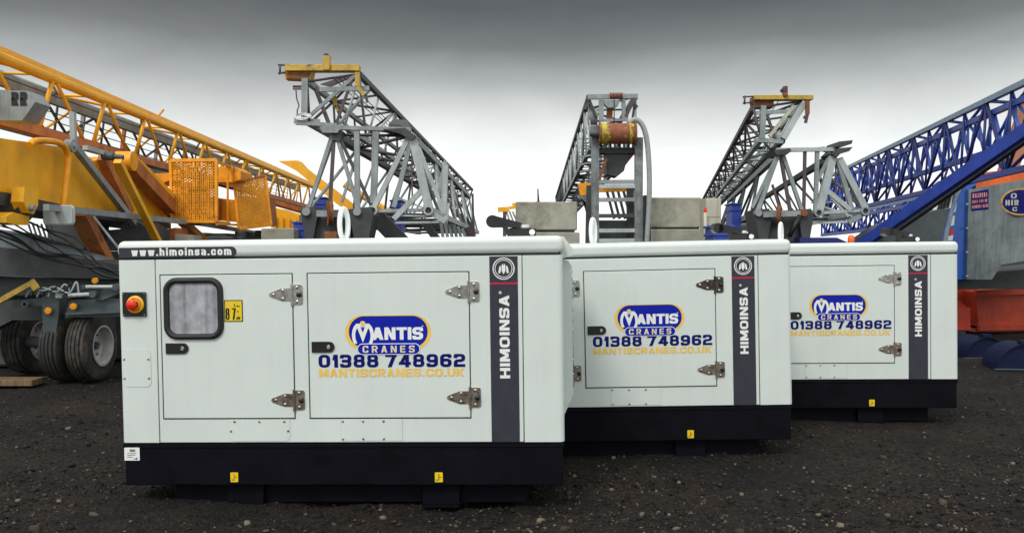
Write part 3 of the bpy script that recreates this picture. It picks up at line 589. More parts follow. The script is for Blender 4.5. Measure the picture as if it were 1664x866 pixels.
# ================================================================= yellow folded crane, left
def yellow_crane():
    d = V((-.0448, 1, 0))
    R = thing('folded_crane', 'yellow folded crane with a long lattice boom and mesh cages beside the wheeled carrier', 'crane', (-5.4, 10, 0))
    top = at(41, 107, 10); bot = at(16, 199, 10); topb = V((top.x-.55, 10, top.z+.02)); botb = V((bot.x-.45, 10, bot.z+.05))
    st = -2.5
    def sh(p): return p+d*st
    m = MB(); m.beam(sh(topb), sh(top), .06)
    bo = m.build('lattice_boom', YEL, R)
    lattice(bo, [sh(topb), sh(top), sh(botb), sh(bot)], d, 21, 14, .038, .020, [GREY, YEL, GREY, RUSTRED], [YEL, YEL, SLATE], cap=60, faces=((0, 1), (3, 2), (2, 0)))
    # the chord on our side is doubled by a fatter tube, the lower one by a rusty angle rail
    MB().tube([sh(top)+V((.0, 0, -.02)), sh(top)+d*21+V((0, 0, -.02))], .062, 14).build('top_tube', YEL, bo)
    MB().beam(sh(top)+V((-.08, 0, .10)), sh(top)+d*21+V((-.08, 0, .10)), .05, .05).build('top_rail', YEL, bo)
    MB().beam(sh(bot)+V((.03, 0, -.02)), sh(bot)+d*21+V((.03, 0, -.02)), .10, .11).build('bottom_rail', RUSTRED, bo)
    MB().beam(sh(topb)+V((.05, 0, -.10)), sh(topb)+d*21+V((.05, 0, -.10)), .05, .14).build('grey_rail', GREY, bo)
    for k in range(14):
        a = sh(top)+d*(1.5*k+.1); b = sh(bot)+d*(1.5*k+.1); c = sh(bot)+d*(1.5*k+1.35); e = V((.035, 0, 0))
        MB().tube([a+e, b+e], .028, 8).build('upright', YEL, bo); MB().tube([a+e, c+e], .024, 8).build('diagonal', YEL, bo)
        if k < 9: MB().tube([sh(topb)+d*(1.5*k+.9), sh(botb)+d*(1.5*k+2.1)], .022, 6).build('back_diagonal', SLATE, bo); MB().tube([sh(topb)+d*(1.5*k+2.2), sh(botb)+d*(1.5*k+1.0)], .018, 6).build('back_diagonal', YEL, bo); MB().beam(sh(topb)+d*(1.5*k+.8), sh(botb)+d*(1.5*k+.8), .05).build('back_upright', GREY if k % 2 else RUSTRED, bo)
    for k in range(5): MB().tube([sh(top)+V((-.28, 0, -.12-.11*k)), sh(top)+V((-.25, 0, -.10-.10*k))+d*18], .007, 5).build('wire_rope', CABLE, bo)
    MB().beam(at(258, 188, 14.2), at(266, 178, 14.2), .04, .02).build('bracket', YEL, bo)
    XO = -4.9
    m = MB(); m.prism([side(x, y, XO) for x, y in ((-40, 218), (16, 227), (96, 238), (140, 252), (168, 275), (212, 352), (120, 337), (16, 314), (-40, 306))], (-.75, 0, 0)); m.build('main_body', YEL, R)
    m = MB(); m.prism([side(x, y, XO+.02) for x, y in ((150, 262), (186, 255), (276, 335), (278, 362), (214, 353))], (-.6, 0, 0)); m.build('slew_body', YEL, R)
    m = MB(); m.prism([side(x, y, XO+.03) for x, y in ((-40, 307), (16, 315), (120, 338), (278, 363), (278, 372), (120, 350), (16, 336), (-40, 326))], (-.7, 0, 0)); m.build('shaded_underside', DGREY, R)  # dark strip below the yellow face, underside shade put in as colour
    XS = -4.75
    MB().beam(side(119, 236, XS), side(222, 368, XS), .07, .07).build('grey_strut', GREY, R)
    MB().beam(side(118, 182, XS), side(120, 238, XS), .05, .06).build('grey_hanger', LGREY, R)
    MB().beam(side(138, 240, XS-.02), side(172, 250, XS-.02), .06, .05).build('grey_link', LGREY, R)
    MB().lathe(side(116, 237, XS+.02), (1, 0, 0), [(-.05, 0), (-.05, .07), (.03, .07), (.03, .03), (.05, .03), (.05, 0)], 20).build('pivot', GREY, R)
    pp = [side(x, y, XS) for x, y in ((48, 236), (60, 229), (90, 231), (104, 238), (110, 250), (111, 262), (107, 300), (103, 338))]
    MB().hose(pp, .034, 12).build('bent_pipe', ORA, R)
    MB().beam(side(191, 262, XS+.32), side(262, 404, XS+.32), .085, .06).build('yellow_strut', YEL, R)
    MB().beam(side(206, 262, XS), side(284, 345, XS), .16, .17).build('ram_strut', RUSTRED, R)
    MB().beam(side(212, 254, XS+.02), side(292, 332, XS+.02), .09, .07).build('strut_flange', YEL, R)
    MB().lathe(side(206, 262, XS), (1, 0, 0), [(-.12, 0), (-.12, .12), (.09, .12), (.09, 0)], 24).build('strut_boss', ORA, R)
    MB().beam(side(166, 255, XS-.05), side(210, 345, XS-.05), .10, .1).build('brown_strut', RUSTRED, R)
    MB().lathe(side(178, 254, XS+.05), (1, 0, -.1), [(-.08, .05), (.05, .05), (.06, .03), (.16, .03), (.16, 0)], 16).build('pin', SLATE, R)
    MB().beam(side(296, 360, XS+.05), side(345, 404, XS+.05), .11, .10).build('lower_strut', ORA, R)
    MB().beam(side(222, 366, XS-.1), side(252, 420, XS-.1), .12, .1).build('brown_leg', RUSTRED, R)
    MB().beam(side(128, 344, XS-.05), side(192, 470, XS-.05), .19, .12).build('brown_leg', RUSTRED, R)
    # walkway rail with the grey panel on its end
    wr = MB().beam(side(75, 337, -4.55), side(330, 364, -4.55), .06, .065).beam(side(330, 364, -4.55), side(470, 388, -4.55), .06, .065).build('walkway_rail', GREY, R)
    p0 = at(96, 350, 8.95); pm = MB(); pm.flat(rrect(-.145, .145, -.087, .087, .03), (p0, X_, Z_), 0, .02); pm.build('grey_panel', LGREY, wr)
    q = MB(); oo = rrect(-.15, .15, -.092, .092, .034); q.tube([p0+X_*x+Z_*z for x, z in oo+oo[:1]], .011, 8, caps=False); q.build('panel_rim', LGREY, wr)
    # mesh cages
    Yc = 12.4
    A = lambda x, y, dy=0: at(x, y, Yc+dy)
    fr_ = MB()
    for a, b in ((A(277, 261), A(352, 260)), (A(352, 260), A(352, 360)), (A(280, 359), A(352, 360)), (A(277, 261), A(280, 359))): fr_.beam(a, b, .035, .045)
    fr_.beam(A(352, 264), A(392, 276, 1.2), .03); fr_.beam(A(352, 364), A(392, 366, 1.2), .03); fr_.beam(A(392, 276, 1.2), A(392, 366, 1.2), .03); fr_.beam(A(370, 270, .5), A(370, 365, .5), .025)
    cg = fr_.build('platform_cage', ORA, R)
    q = MB(); expanded(q, A(279, 358), A(351, 359), A(278, 263), A(351, 262), 11, 22, .019); q.build('mesh_panel', ORA, cg)
    q = MB(); q.box(0, .62, 0, .6, 0, .03, 0); q.v = [v+A(280, 362) for v in q.v]; q.build('cage_floor', ORA, cg)
    q = MB(); c = [at(381, 298, 13.2), at(431, 285, 13.6), at(441, 366, 13.6), at(388, 372, 13.2)]
    for k in range(4): q.beam(c[k], c[(k+1) % 4], .035, .035, mi=1 if k == 0 else 0)
    cg2 = q.build('tilted_cage', [ORA, RUSTRED], R)
    q = MB(); expanded(q, c[3], c[2], c[0], c[1], 9, 17, .020); q.build('mesh_panel', ORA, cg2)
    q = MB(); q.prism([at(x, y, 13.0) for x, y in ((346, 272), (378, 270), (378, 296), (346, 296))], (0, .6, 0)); q.prism([at(x, y, 13.05) for x, y in ((378, 270), (391, 278), (391, 292), (378, 296))], (0, .6, 0)); q.build('motor_box', ORA, R)
    q = MB(); q.prism([at(x, y, 12.9) for x, y in ((247, 282), (278, 281), (278, 292), (258, 300), (247, 292))], (0, .5, 0)); q.build('motor_mount', ORA, R)
    q = MB(); q.tube([at(262, 304, 12.4), at(262, 345, 12.4), at(278, 347, 12.4)], .022, 8); q.build('hand_rail', ORA, R)
    q = MB(); q.prism([at(x, y, 13.2) for x, y in ((292, 300), (306, 296), (306, 357), (292, 357))], (0, .4, 0)); q.prism([at(x, y, 13.25) for x, y in ((312, 288), (340, 290), (340, 305), (312, 305))], (0, .4, 0)); q.prism([at(x, y, 13.3) for x, y in ((306, 318), (346, 320), (346, 357), (306, 357))], (0, .4, 0)); q.build('winch_frame', RUSTRED, R)
    MB().lathe(at(288, 312, 13.5), (1, 0, 0), [(0, 0), (0, .14), (.45, .14), (.45, 0)], 20).build('winch_drum', ORA, R)
    q = MB(); q.prism([at(x, y, 14.4) for x, y in ((386, 318), (434, 322), (438, 366), (390, 368))], (0, .5, 0)); q.build('rusty_box', RUSTRED, R)
    q = MB(); q.prism([at(x, y, 13.7) for x, y in ((354, 322), (392, 326), (392, 362), (354, 358))], (0, .5, 0)); q.build('winch_box', ORA, R)
    q = MB(); q.prism([at(x, y, 15.5) for x, y in ((438, 336), (486, 350), (486, 374), (440, 370))], (0, 1.2, 0))
    for k in range(4): q.beam(at(447+k*11, 348+k*2, 15.45), at(447+k*11, 371, 15.45), .04, .02)
    q.build('counter_jib', YEL, R)
    q = MB(); q.prism([at(x, y, 17) for x, y in ((452, 262), (484, 261), (494, 272), (560, 322), (620, 372), (604, 374), (540, 326), (482, 278))], (0, .35, 0)); q.build('top_slab', YEL, R)
    MB().tube([at(560, 300, 18), at(640, 350, 18)], .07, 10).build('far_tube', YEL, R)
    q = MB(); q.beam(at(430, 325, 16), at(500, 345, 17), .16, .08); q.build('rusty_shelf', RUSTRED, R)
    for k in range(4): MB().tube([at(195+k*4, 262+k*5, 12.8), at(235+k*6, 274+k*3, 13), at(278, 283+k*2, 13.2)], .016, 6).build('hose', SLATE, R)
    # yellow bracket and sheave at the near end
    q = MB(); q.prism([side(x, y, -4.7) for x, y in ((40, 304), (62, 306), (62, 334), (55, 348), (46, 346), (38, 328))], (-.12, 0, 0)); bk = q.build('hook_bracket', YEL, R)
    MB().lathe(side(51, 338, -4.68), (1, 0, 0), [(-.02, .03), (.03, .03), (.03, 0)], 12).build('bracket_pin', GREY, bk)
    MB().lathe(side(30, 335, -4.85), (1, 0, 0), [(-.1, .0), (-.1, .15), (-.03, .13), (.03, .13), (.08, .15), (.08, 0)], 28).build('sheave', DGREY, R)
    q = MB(); q.prism([side(x, y, -4.75) for x, y in ((10, 352), (22, 345), (48, 352), (46, 366), (28, 366), (10, 362))], (-.15, 0, 0)); q.build('yellow_clamp', YEL, R)
    # upright mast that carries it all down to its carrier
    MB().box(-6.0, -5.5, 11.5, 12.2, .9, 2.4, .02, 1).build('slew_column', DGREY, R)
    MB().box(-6.4, -5.0, 10.5, 13.5, 0, .9, .03, 1).build('ballast_base', DGREY, R)
yellow_crane()
# sign box with two letters
q = MB(); pts = [(-8, 146), (45, 148), (57, 166), (45, 184), (36, 196), (-8, 196)]; q.prism([at(x, y, 8.9) for x, y in pts], (0, .3, 0))
sg = thing('sign_box', 'grey angular steel box lettered RR below the yellow boom top tube', 'sign', at(30, 196, 8.9)); q.build('housing', GREY, sg)
p = at(18.5, 172, 8.895); text(MB(), 'RR', (p, X_, Z_), 0, 0, .158, .135, .019, 0, .12, asp=1.7).build('lettering', KNOB, sg)

# ================================================================= wheeled carrier, left
def wheel(c, ax, R0, wd, parent, rim_in):
    c = V(c)
    pr = [(0, R0*.545), (.004, R0*.63), (.0, R0*.78), (.02, R0*.93), (.05, R0*.985), (wd*.5, R0), (wd-.05, R0*.985), (wd-.02, R0*.93), (wd, R0*.78), (wd-.004, R0*.63), (wd, R0*.545)]
    q = MB(); fin = []
    for k, (t, r) in enumerate(pr): fin.append((t, r))
    q.lathe(c, ax, fin[:4], 56)
    tread = []; ng = 5; t0, t1 = .02, wd-.02
    for k in range(ng):
        a = t0+(t1-t0)*k/ng; b = t0+(t1-t0)*(k+1)/ng; rr = R0*(1-.07*abs((k+.5)/ng-.5)**2*4)
        tread += [(a+.001, rr-.016 if k else R0*.93), (a+.007, rr), (b-.007, rr), (b-.001, rr-.016 if k < ng-1 else R0*.93)]
    q.lathe(c, ax, tread, 56); q.lathe(c, ax, fin[7:], 56)
    ty = q.build('tyre', RUB, parent)
    s = MB(); s.lathe(c, ax, [(wd-.003, R0*.545), (wd+.008, R0*.575), (wd+.008, R0*.52), (wd-.03, R0*.50), (wd-.10, R0*.48), (wd-.12, R0*.42), (wd-.12, R0*.28), (wd-.10, R0*.22), (wd-.10, 0)], 40)
    for k in range(8):
        a = 2*math.pi*k/8; s.lathe(c+V(ax)*(wd-.12)+V((0, math.cos(a), math.sin(a)))*R0*.38, ax, [(0, .012), (.018, .012), (.018, 0)], 6, 1)
    s.lathe(c, ax, [(wd-.101, R0*.12), (wd-.06, R0*.11), (wd-.06, 0)], 16, 1)
    s.build('rim', [RIM, DGREY], ty)
def carrier():
    R = thing('crane_carrier', 'dark slate wheeled crane carrier with dual tyres and amber reflectors left of the nearest generator', 'trailer', (-4.9, 9.3, 0))
    ax = (1, -.06, 0); R0 = .372
    wheel((-4.52, 9.34, R0), ax, R0, .235, R, 0); wheel((-4.80, 9.36, R0), ax, R0, .235, R, 0)
    wheel((-5.52, 9.95, R0), ax, R0, .26, R, 0)
    MB().tube([(-5.7, 9.9, R0), (-4.4, 9.34, R0)], .06, 14).build('axle', DGREY, R)
    Yf = 9.05; P_ = lambda x, y, Y=Yf: at(x, y, Y)
    q = MB(); q.prism([P_(112, 488), P_(200, 486), P_(200, 514), P_(106, 516)], (0, .12, 0)); q.prism([P_(106, 508, 9.0), P_(200, 504, 9.0), P_(200, 508, 9.0), P_(106, 512, 9.0)], (0, .05, 0)); q.prism([P_(20, 488), P_(70, 484), P_(70, 497), P_(20, 500)], (0, .12, 0))
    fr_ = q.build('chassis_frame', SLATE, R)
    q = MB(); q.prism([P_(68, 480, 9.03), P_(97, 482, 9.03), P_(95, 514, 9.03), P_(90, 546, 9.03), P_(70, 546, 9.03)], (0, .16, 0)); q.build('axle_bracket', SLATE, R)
    q = MB(); q.prism([P_(-60, 492, 9.3), P_(70, 486, 9.3), P_(70, 520, 9.3), P_(20, 520, 9.3), P_(-60, 560, 9.3)], (0, .2, 0)); q.build('side_member', DGREY, R)
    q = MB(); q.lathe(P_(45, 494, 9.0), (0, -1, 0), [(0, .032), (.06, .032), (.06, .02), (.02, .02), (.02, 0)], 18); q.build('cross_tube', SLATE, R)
    for x, y in ((78, 505), (119, 498)):
        c = P_(x, y, 8.99); q = MB().lathe(c, (.15, -1, 0), [(-.02, .034), (.0, .036), (.012, .030), (.014, 0)], 24); q.build('reflector', AMBER, R)
    q = MB(); q.prism([P_(90, 472, 8.98), P_(100, 472, 8.98), P_(100, 484, 8.98), P_(90, 484, 8.98)], (0, .03, 0)); q.build('pale_tag', LGREY, R)
    for a, b, r in (((112, 480), (152, 478), .022), ((140, 466), (190, 466), .018)):
        q = MB().tube([P_(*a, 8.95), P_(*b, 8.95)], r, 12); rm = q.build('ram', LGREY, R); MB().lathe(P_(*b, 8.95), (0, -1, 0), [(-.02, .035), (.03, .035), (.03, .015), (.031, 0)], 16).build('ram_eye', SLATE, rm)
    q = MB(); q.prism([P_(102, 480, 9.0), P_(135, 462, 9.0), P_(137, 470, 9.0), P_(112, 486, 9.0)], (0, .05, 0)); q.prism([P_(150, 486, 9), P_(178, 462, 9), P_(190, 464, 9), P_(190, 478, 9), P_(165, 488, 9)], (0, .05, 0)); q.build('lug_plate', SLATE, R)
    for k in range(5):
        pts = [P_(42+k*9, 482, 8.97), P_(52+k*9, 470-k, 8.95), P_(72+k*10, 472+k, 8.94), P_(88+k*9, 466-k*2, 8.95), P_(104+k*6, 478, 8.97)]; MB().hose(pts, .009, 7).build('hydraulic_hose', CABLE if k % 2 else LGREY, R)
    q = MB().beam(P_(-20, 500, 8.9), P_(50, 461, 8.9), .05, .05); q.beam(P_(50, 456, 8.9), P_(60, 470, 8.9), .04, .06); q.build('yellow_drawbar', HEADY, R)  # duller yellow puts the carrier's shade into the drawbar colour
    # big dark stacked members above the wheels
    q = MB(); q.prism([P_(-80, 400, 9.6), P_(16, 404, 9.6), P_(210, 432, 9.6), P_(210, 455, 9.6), P_(16, 448, 9.6), P_(-80, 448, 9.6)], (0, .6, 0)); q.build('lower_girder', DGREY, R)
    q = MB(); q.prism([P_(-80, 366, 9.75), P_(16, 378, 9.75), P_(210, 440, 9.75), P_(210, 452, 9.75), P_(16, 404, 9.75), P_(-80, 392, 9.75)], (0, .5, 0)); q.build('upper_girder', CWT, R)
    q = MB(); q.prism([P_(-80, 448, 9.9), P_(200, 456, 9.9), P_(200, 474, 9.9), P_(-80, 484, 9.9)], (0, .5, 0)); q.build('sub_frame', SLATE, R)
    q = MB(); q.lathe(P_(155, 456, 9.3), (0, -1, 0), [(0, .034), (.02, .030), (.02, 0)], 20); q.build('top_reflector', AMBER, R)
    for k in range(8):
        y0 = 348+k*6+random.uniform(-4, 4); j = lambda a: random.uniform(-a, a)
        MB().hose([at(-30, y0-14+j(6), 9.35), at(30+j(12), y0+10+j(7), 9.3), at(75+j(12), y0+28+j(9), 9.2), at(125+j(14), y0+48+j(8)-k, 9.25), at(165+j(8), 428+k*2+j(7), 9.3), at(205, 440+k*3+j(4), 9.4)], random.choice((.007, .009, .011, .016)), 6).build('cable', CABLE, R)
    for k in range(6):
        MB().beam(at(46+k*7, 364, 10.2), at(62+k*7, 412, 10.2), .03, .012).build('pale_slat', LGREY, R)
    MB().tube([at(152, 352, 10.0), at(196, 408, 10.0)], .014, 8).build('grey_brace', LGREY, R)
carrier()
# plank under the carrier
q = MB(); c = at(30, 618, 9.05); q.box(-.42, .20, -.12, .14, -.03, .03, .004, 1, M=Matrix.Translation((c.x, c.y, .035))); solo('timber_plank', q, WOOD, 'old timber plank lying on the ground under the carrier', 'plank')
# louvred cabinet behind
q = MB(); Yc = 11.2; q.prism([at(x, y, Yc) for x, y in ((174, 374), (196, 372), (196, 356), (222, 360), (241, 372), (241, 408), (174, 408))], (0, .7, 0)); a = at(174, 408, Yc)
R = thing('louvred_cabinet', 'dark grey louvred steel cabinet below the grey walkway rail', 'cabinet', (a.x, Yc, 0)); q.build('housing', DGREY, R)
MB().box(a.x, a.x+.5, Yc+.05, Yc+.65, 0, a.z-.002).build('pedestal', DGREY, R)
for j in range(3):
    for k in range(3): MB().beam(at(203+k*10, 364+j*5, Yc-.004), at(210+k*10, 364.5+j*5, Yc-.004), .012, .014).build('louvre', SLATE, R)
q = MB(); q.prism([at(x, y, 12.0) for x, y in ((266, 374), (284, 370), (284, 420), (262, 420))], (0, .5, 0)); q.prism([at(x, y, 11.9) for x, y in ((284, 380), (315, 382), (315, 392), (284, 390))], (0, .3, 0), 1); a = at(262, 420, 12); q.box(a.x, a.x+.35, 12.02, 12.45, 0, a.z); solo('winch_housing', q, [RUSTRED, CONC], 'rusty red winch housing behind the nearest generator roof', 'winch housing')

q = MB(); a = at(236, 372, 14.5); b = at(478, 380, 14.5); q.box(a.x, b.x, 14.5, 15.6, .0, a.z-.12, .02, 1)
for k in range(7): q.box(a.x+.1+k*.33, a.x+.3+k*.33, 14.6, 15.4, a.z-.121, a.z-random.uniform(.02, .1), .01, 1)
solo('scrap_skip', q, DGREY, 'dark steel skip of machine parts under the yellow mesh cages', 'skip')
# ================================================================= concrete blocks
def block(x0, x1, y0, y1, Y, dep, label, zlo=None, skew=0):
    a = at(x0, y0, Y); b = at(x1, y1, Y); q = MB(); z0 = b.z if zlo is None else zlo
    q.box(a.x, b.x, Y, Y+dep, z0, a.z, .018, 3)
    bm = None
    o = solo('concrete_block', q, CONC, label, 'concrete block', 'concrete ballast blocks behind the generators')
    if skew: o.rotation_euler = (0, skew, 0)
    return o
block(838, 938, 328, 374, 13.2, .6, 'stained concrete block left of the grey ladder frame, on top of its stack')
block(836, 942, 377.5, 411, 13.2, .62, 'concrete block carrying the stained block left of the ladder frame', 0)
block(1047, 1140, 321, 370, 13.2, .6, 'pale concrete block right of the grey ladder frame, on top of its stack')
block(1046, 1141, 372.5, 411, 13.2, .62, 'concrete block carrying the pale block right of the ladder frame', 0)
for x0, x1, y, lb in ((842, 934, 374, 'dark strip added in the gap between the two concrete blocks left of the ladder frame'), (1050, 1137, 370, 'dark strip added in the gap between the two concrete blocks right of the ladder frame')):
    a = at(x0, y, 13.2); b = at(x1, y+3.4, 13.2); q = MB(); q.box(a.x, b.x, 13.23, 13.75, b.z, a.z); solo('gap_strip', q, DGREY, lb, 'gap strip', 'dark strips added in the block stack gaps')  # dark strip added to stand in for the dark gap between blocks
block(424, 478, 371, 411, 12.6, .7, 'small concrete block between yellow crane and blue tank', 0)

# ================================================================= grey cranes
def sheave(mb, c, r, w_, ax=(1, 0, 0), mi=0):
    mb.lathe(c, ax, [(-w_/2, r*.25), (-w_/2, r*.92), (-w_/2, r), (-w_/6, r*.86), (w_/6, r*.86), (w_/2, r), (w_/2, r*.25), (-w_/2, r*.25)], 28, mi)
def head_frame(R, fx, Y, mirrored):
    """yellow head bar with roller post, hook bracket and ladder stub; fx maps the measured x"""
    A = lambda x, y, dy=0: at(fx(x), y, Y+dy)
    return A
def left_tower():
    R = thing('lattice_crane', 'grey folded lattice crane with weathered yellow head bar behind the nearest generator', 'crane', (-2.2, 12, 0), 'grey folded lattice cranes behind the generators')
    d = V((.025, 1, 0)); Y = 12.0; A = lambda x, y, dy=0: at(x, y, Y+dy)
    TL, TR, BL, BR = A(499, 133), A(583, 121), A(503, 201), A(560, 206)
    jb = MB().beam(A(496, 128), A(495, 190), .085, .07).beam(A(580, 121), A(502, 190), .045).beam(A(481, 200), A(548, 204), .06, .05).beam(A(478, 196), A(520, 199), .02, .08).beam(A(520, 146), A(600, 144), .05, .06).build('jib_section', GREY, R)
    lattice(jb, [TL, TR, BL, BR], d, 22, 14, .034, .021, [GREY, DGREY, GREY, GREY], [PURP, LGREY, GREY, DGREY], shape='box', cap=95)  # dark brace colours stand in for shaded undersides
    MB().beam(A(508, 133, .4), A(536, 205), .04).build('brace', PURP, jb); MB().beam(A(505, 131, .3), A(552, 178, 2), .035).build('brace', GREY, jb); MB().beam(A(575, 122), A(545, 205), .035).build('brace', PURP, jb); MB().beam(A(600, 146, 1), A(548, 205), .04).build('brace', GREY, jb)
    # head bar
    q = MB(); q.box(0, .99, -.07, .09, 0, .085, .006, 1); q.v = [v+A(465, 117) for v in q.v]; hd = q.build('head_bar', HEADY, R)
    q = MB(); q.prism([A(462, 118), A(468, 107), A(508, 107), A(509, 112), A(504, 130), A(463, 128)], (0, .18, 0)); q.build('head_bracket', HEADY, hd)
    q = MB(); q.prism([A(464, 119, -.015), A(503, 119, -.015), A(502, 129, -.015), A(466, 127, -.015)], (0, .012, 0)); q.build('head_recess', RUSTY, hd)
    q = MB(); q.box(-.045, .045, -.04, .06, 0, .19, .005, 1); q.v = [v+A(531, 115, -.08) for v in q.v]; q.lathe(A(530, 92, -.1), (0, 1, 0), [(0, 0), (0, .042), (.14, .042), (.14, 0)], 18, 1); q.build('roller_post', [HEADY, DGREY], hd)
    q = MB(); q.beam(A(581, 118, -.1), A(581, 141, -.1), .06, .06); q.beam(A(581, 141, -.1), A(592, 155, -.1), .05, .05); q.beam(A(594, 152, -.1), A(597, 167, -.1), .035, .02, mi=1); q.build('hook_arm', [HEADY, SLATE], hd)
    q = MB(); q.tube([A(452, 106), A(470, 106)], .014, 6); q.tube([A(455, 106), A(455, 119)], .014, 6); q.tube([A(452, 120), A(464, 118)], .014, 6); q.build('ladder_stub', PURP, hd)
    q = MB(); q.tube([A(476, 141), A(494, 141)], .018, 6); q.tube([A(476, 145), A(494, 145)], .012, 6); q.tube([A(481, 147), A(482, 160), A(486, 172), A(483, 180), A(483, 196)], .009, 6); q.build('cable_bracket', PURP, jb)
    q = MB()
    for k in range(6): q.tube([A(490+2*math.cos(a*.9)+k+9*math.cos(a), 191+4*math.sin(a)-k*.5, -.06) for a in np.linspace(0, 6.2, 14)], .007, 5)
    q.build('rope_coil', STWHITE, jb)
    q = MB(); q.beam(A(544, 157, .1), A(545, 174, .1), .05, .03); q.beam(A(545, 172, .1), A(549, 181, .1), .03, .03); q.build('hanging_block', HEADY, jb)
    q = MB(); q.prism([A(520, 137, .9), A(560, 124, .9), A(570, 126, .9), A(536, 141, .9)], (0, .05, 0)); q.build('dark_plate', PURP, jb)
    # mast section
    Y2 = 11.4; B = lambda x, y, dy=0: at(x, y, Y2+dy); d2 = V((.012, 1, 0))
    ms = MB().beam(B(545, 208), B(668, 211), .085, .05).build('mast_section', GREY, R)
    pt = lattice(ms, [B(545, 219, .15), B(667, 221, .15), B(500, 344, .15), B(697, 342, .15)], d2, 12.5, 8, .045, .024, [DGREY, GREY, GREY, LGREY], [PURP, LGREY, DGREY, GREY], shape='box', cap=80, cross=False)  # mast braces mixed light and dark, underside shade put into their colour
    for a, b_, w_, m in (((541, 218), (500, 343), .075, GREY), ((543, 218), (536, 338), .055, PURP), ((546, 218), (584, 345), .07, GREY), ((550, 220), (605, 338), .06, DGREY), ((580, 212), (581, 342), .085, GREY), ((577, 262), (555, 330), .05, GREY), ((611, 214), (607, 330), .10, GREY), 
                         ((663, 226), (608, 338), .095, LGREY), ((668, 230), (640, 337), .085, GREY), ((671, 226), (697, 338), .13, LGREY), ((680, 240), (722, 346), .08, LGREY), ((724, 268), (721, 348), .09, LGREY), ((669, 236), (670, 320), .025, PURP), ((690, 305), (640, 356), .10, LGREY), ((640, 318), (692, 340), .03, GREY), ((612, 343), (692, 341), .06, GREY), ((700, 346), (724, 360), .10, LGREY), ((645, 350), (715, 352), .03, LGREY), ((642, 362), (718, 361), .04, LGREY), ((728, 330), (724, 362), .06, LGREY), ((724, 262), (712, 320), .06, GREY)):
        MB().beam(B(*a), B(*b_), w_*.8, w_*.66).build('mast_member', m, ms)
    for x, y in ((605, 342), (696, 342)): MB().lathe(B(x, y, -.09), (0, 1, 0), [(.06, .040), (0, .040), (0, .062), (.14, .062), (.14, 0)], 18, 0).lathe(B(x, y, -.09), (0, 1, 0), [(.03, .041), (.03, 0)], 18, 1).build('pin_socket', [LGREY, DGREY], ms)  # dark inner disc stands in for the shade inside the hollow socket
    q = MB(); q.prism([B(519, 206, -.1), B(545, 204, -.1), B(552, 210, -.1), B(548, 216, -.1), B(524, 216, -.1)], (0, .5, 0)); q.build('corner_plate', GREY, ms)
    q = MB(); q.prism([B(632, 201, .3), B(650, 203, .3), B(668, 210, .3), B(662, 196, .8), B(640, 193, .8)], (0, 0, -.05)); q.build('corner_plate', DGREY, ms)
    q = MB(); q.prism([B(622, 210, -.1), B(658, 208, -.1), B(676, 222, -.1), B(668, 228, -.1), B(650, 217, -.1)], (0, .4, 0)); q.build('corner_plate', DGREY, ms)
    q = MB(); q.prism([B(541, 214, -.05), B(556, 214, -.05), B(552, 230, -.05), B(540, 228, -.05)], (0, .2, 0)); q.build('gusset', DGREY, ms)
    for k in range(3): MB().tube([A(540+k*9, 126), A(540+k*9, 135)+d*10+V((0, 0, -.05)), A(545+k*9, 130)+d*20], .007, 5).build('pendant_rope', CABLE, jb)
    # base casting
    q = MB()
    for x0, x1 in ((487, 512), (566, 602)): q.prism([B(x0, 340, -.2), B(x1, 336, -.2), B(x1+4, 350, -.2), B(x1-6, 402, -.2), B(x0+12, 402, -.2)], (0, .5, 0))
    q.prism([B(505, 350, -.1), B(570, 350, -.1), B(570, 404, -.1), B(505, 404, -.1)], (0, .4, 0)); a = B(505, 404, -.1)
    q.box(a.x-.1, a.x+.75, a.y+.02, a.y+.8, 0, a.z, .01, 1); bc = q.build('base_casting', DGREY, R)
    for x in (497, 580):
        MB().lathe(B(x, 344, -.25), (0, 1, 0), [(0, 0), (0, .05), (.1, .05), (.1, 0)], 18).build('pin_boss', GREY, bc)
    q = MB(); sheave(q, B(536, 346, -.28), .165, .06, (1, .32, 0)); q.build('rope_sheave', RUSTY, bc); q = MB(); q.prism([B(527, 376, -.35), B(547, 376, -.35), B(547, 400, -.35), B(527, 400, -.35)], (0, .1, 0)); q.build('rusty_clamp', RUSTY, bc)
    MB().beam(B(515, 347, -.22), B(560, 348, -.22), .05, .08).build('cross_bar', GREY, bc)
    # fittings at the far end
    q = MB(); q.beam(at(768, 315, 22), at(770, 392, 22), .05, .05); q.build('far_post', PURP, ms); MB().beam(at(740, 340, 20), at(768, 392, 20), .07).build('far_post', PURP, ms)
    q = MB(); q.prism([at(x, y, 20) for x, y in ((735, 335), (745, 345), (758, 352), (768, 366), (762, 368), (748, 356), (737, 350))], (0, .3, 0)); q.build('far_guard', DGREY, ms)
    q = MB(); q.prism([at(x, y, 18) for x, y in ((755, 372), (770, 362), (772, 384), (758, 392))], (0, .4, 0)); q.build('far_block', PURP, ms)
    for k in range(6): MB().beam(at(716+k*7, 356+k*3, 15), at(722+k*8, 402, 15), .05).build('far_strut', GREY, ms)
    q = MB(); q.beam(at(612, 352, 12.2), at(660, 402, 12.2), .2, .22); q.beam(at(690, 362, 12.6), at(720, 402, 12.6), .2, .1); q.build('dark_rail', DGREY, ms)
left_tower()
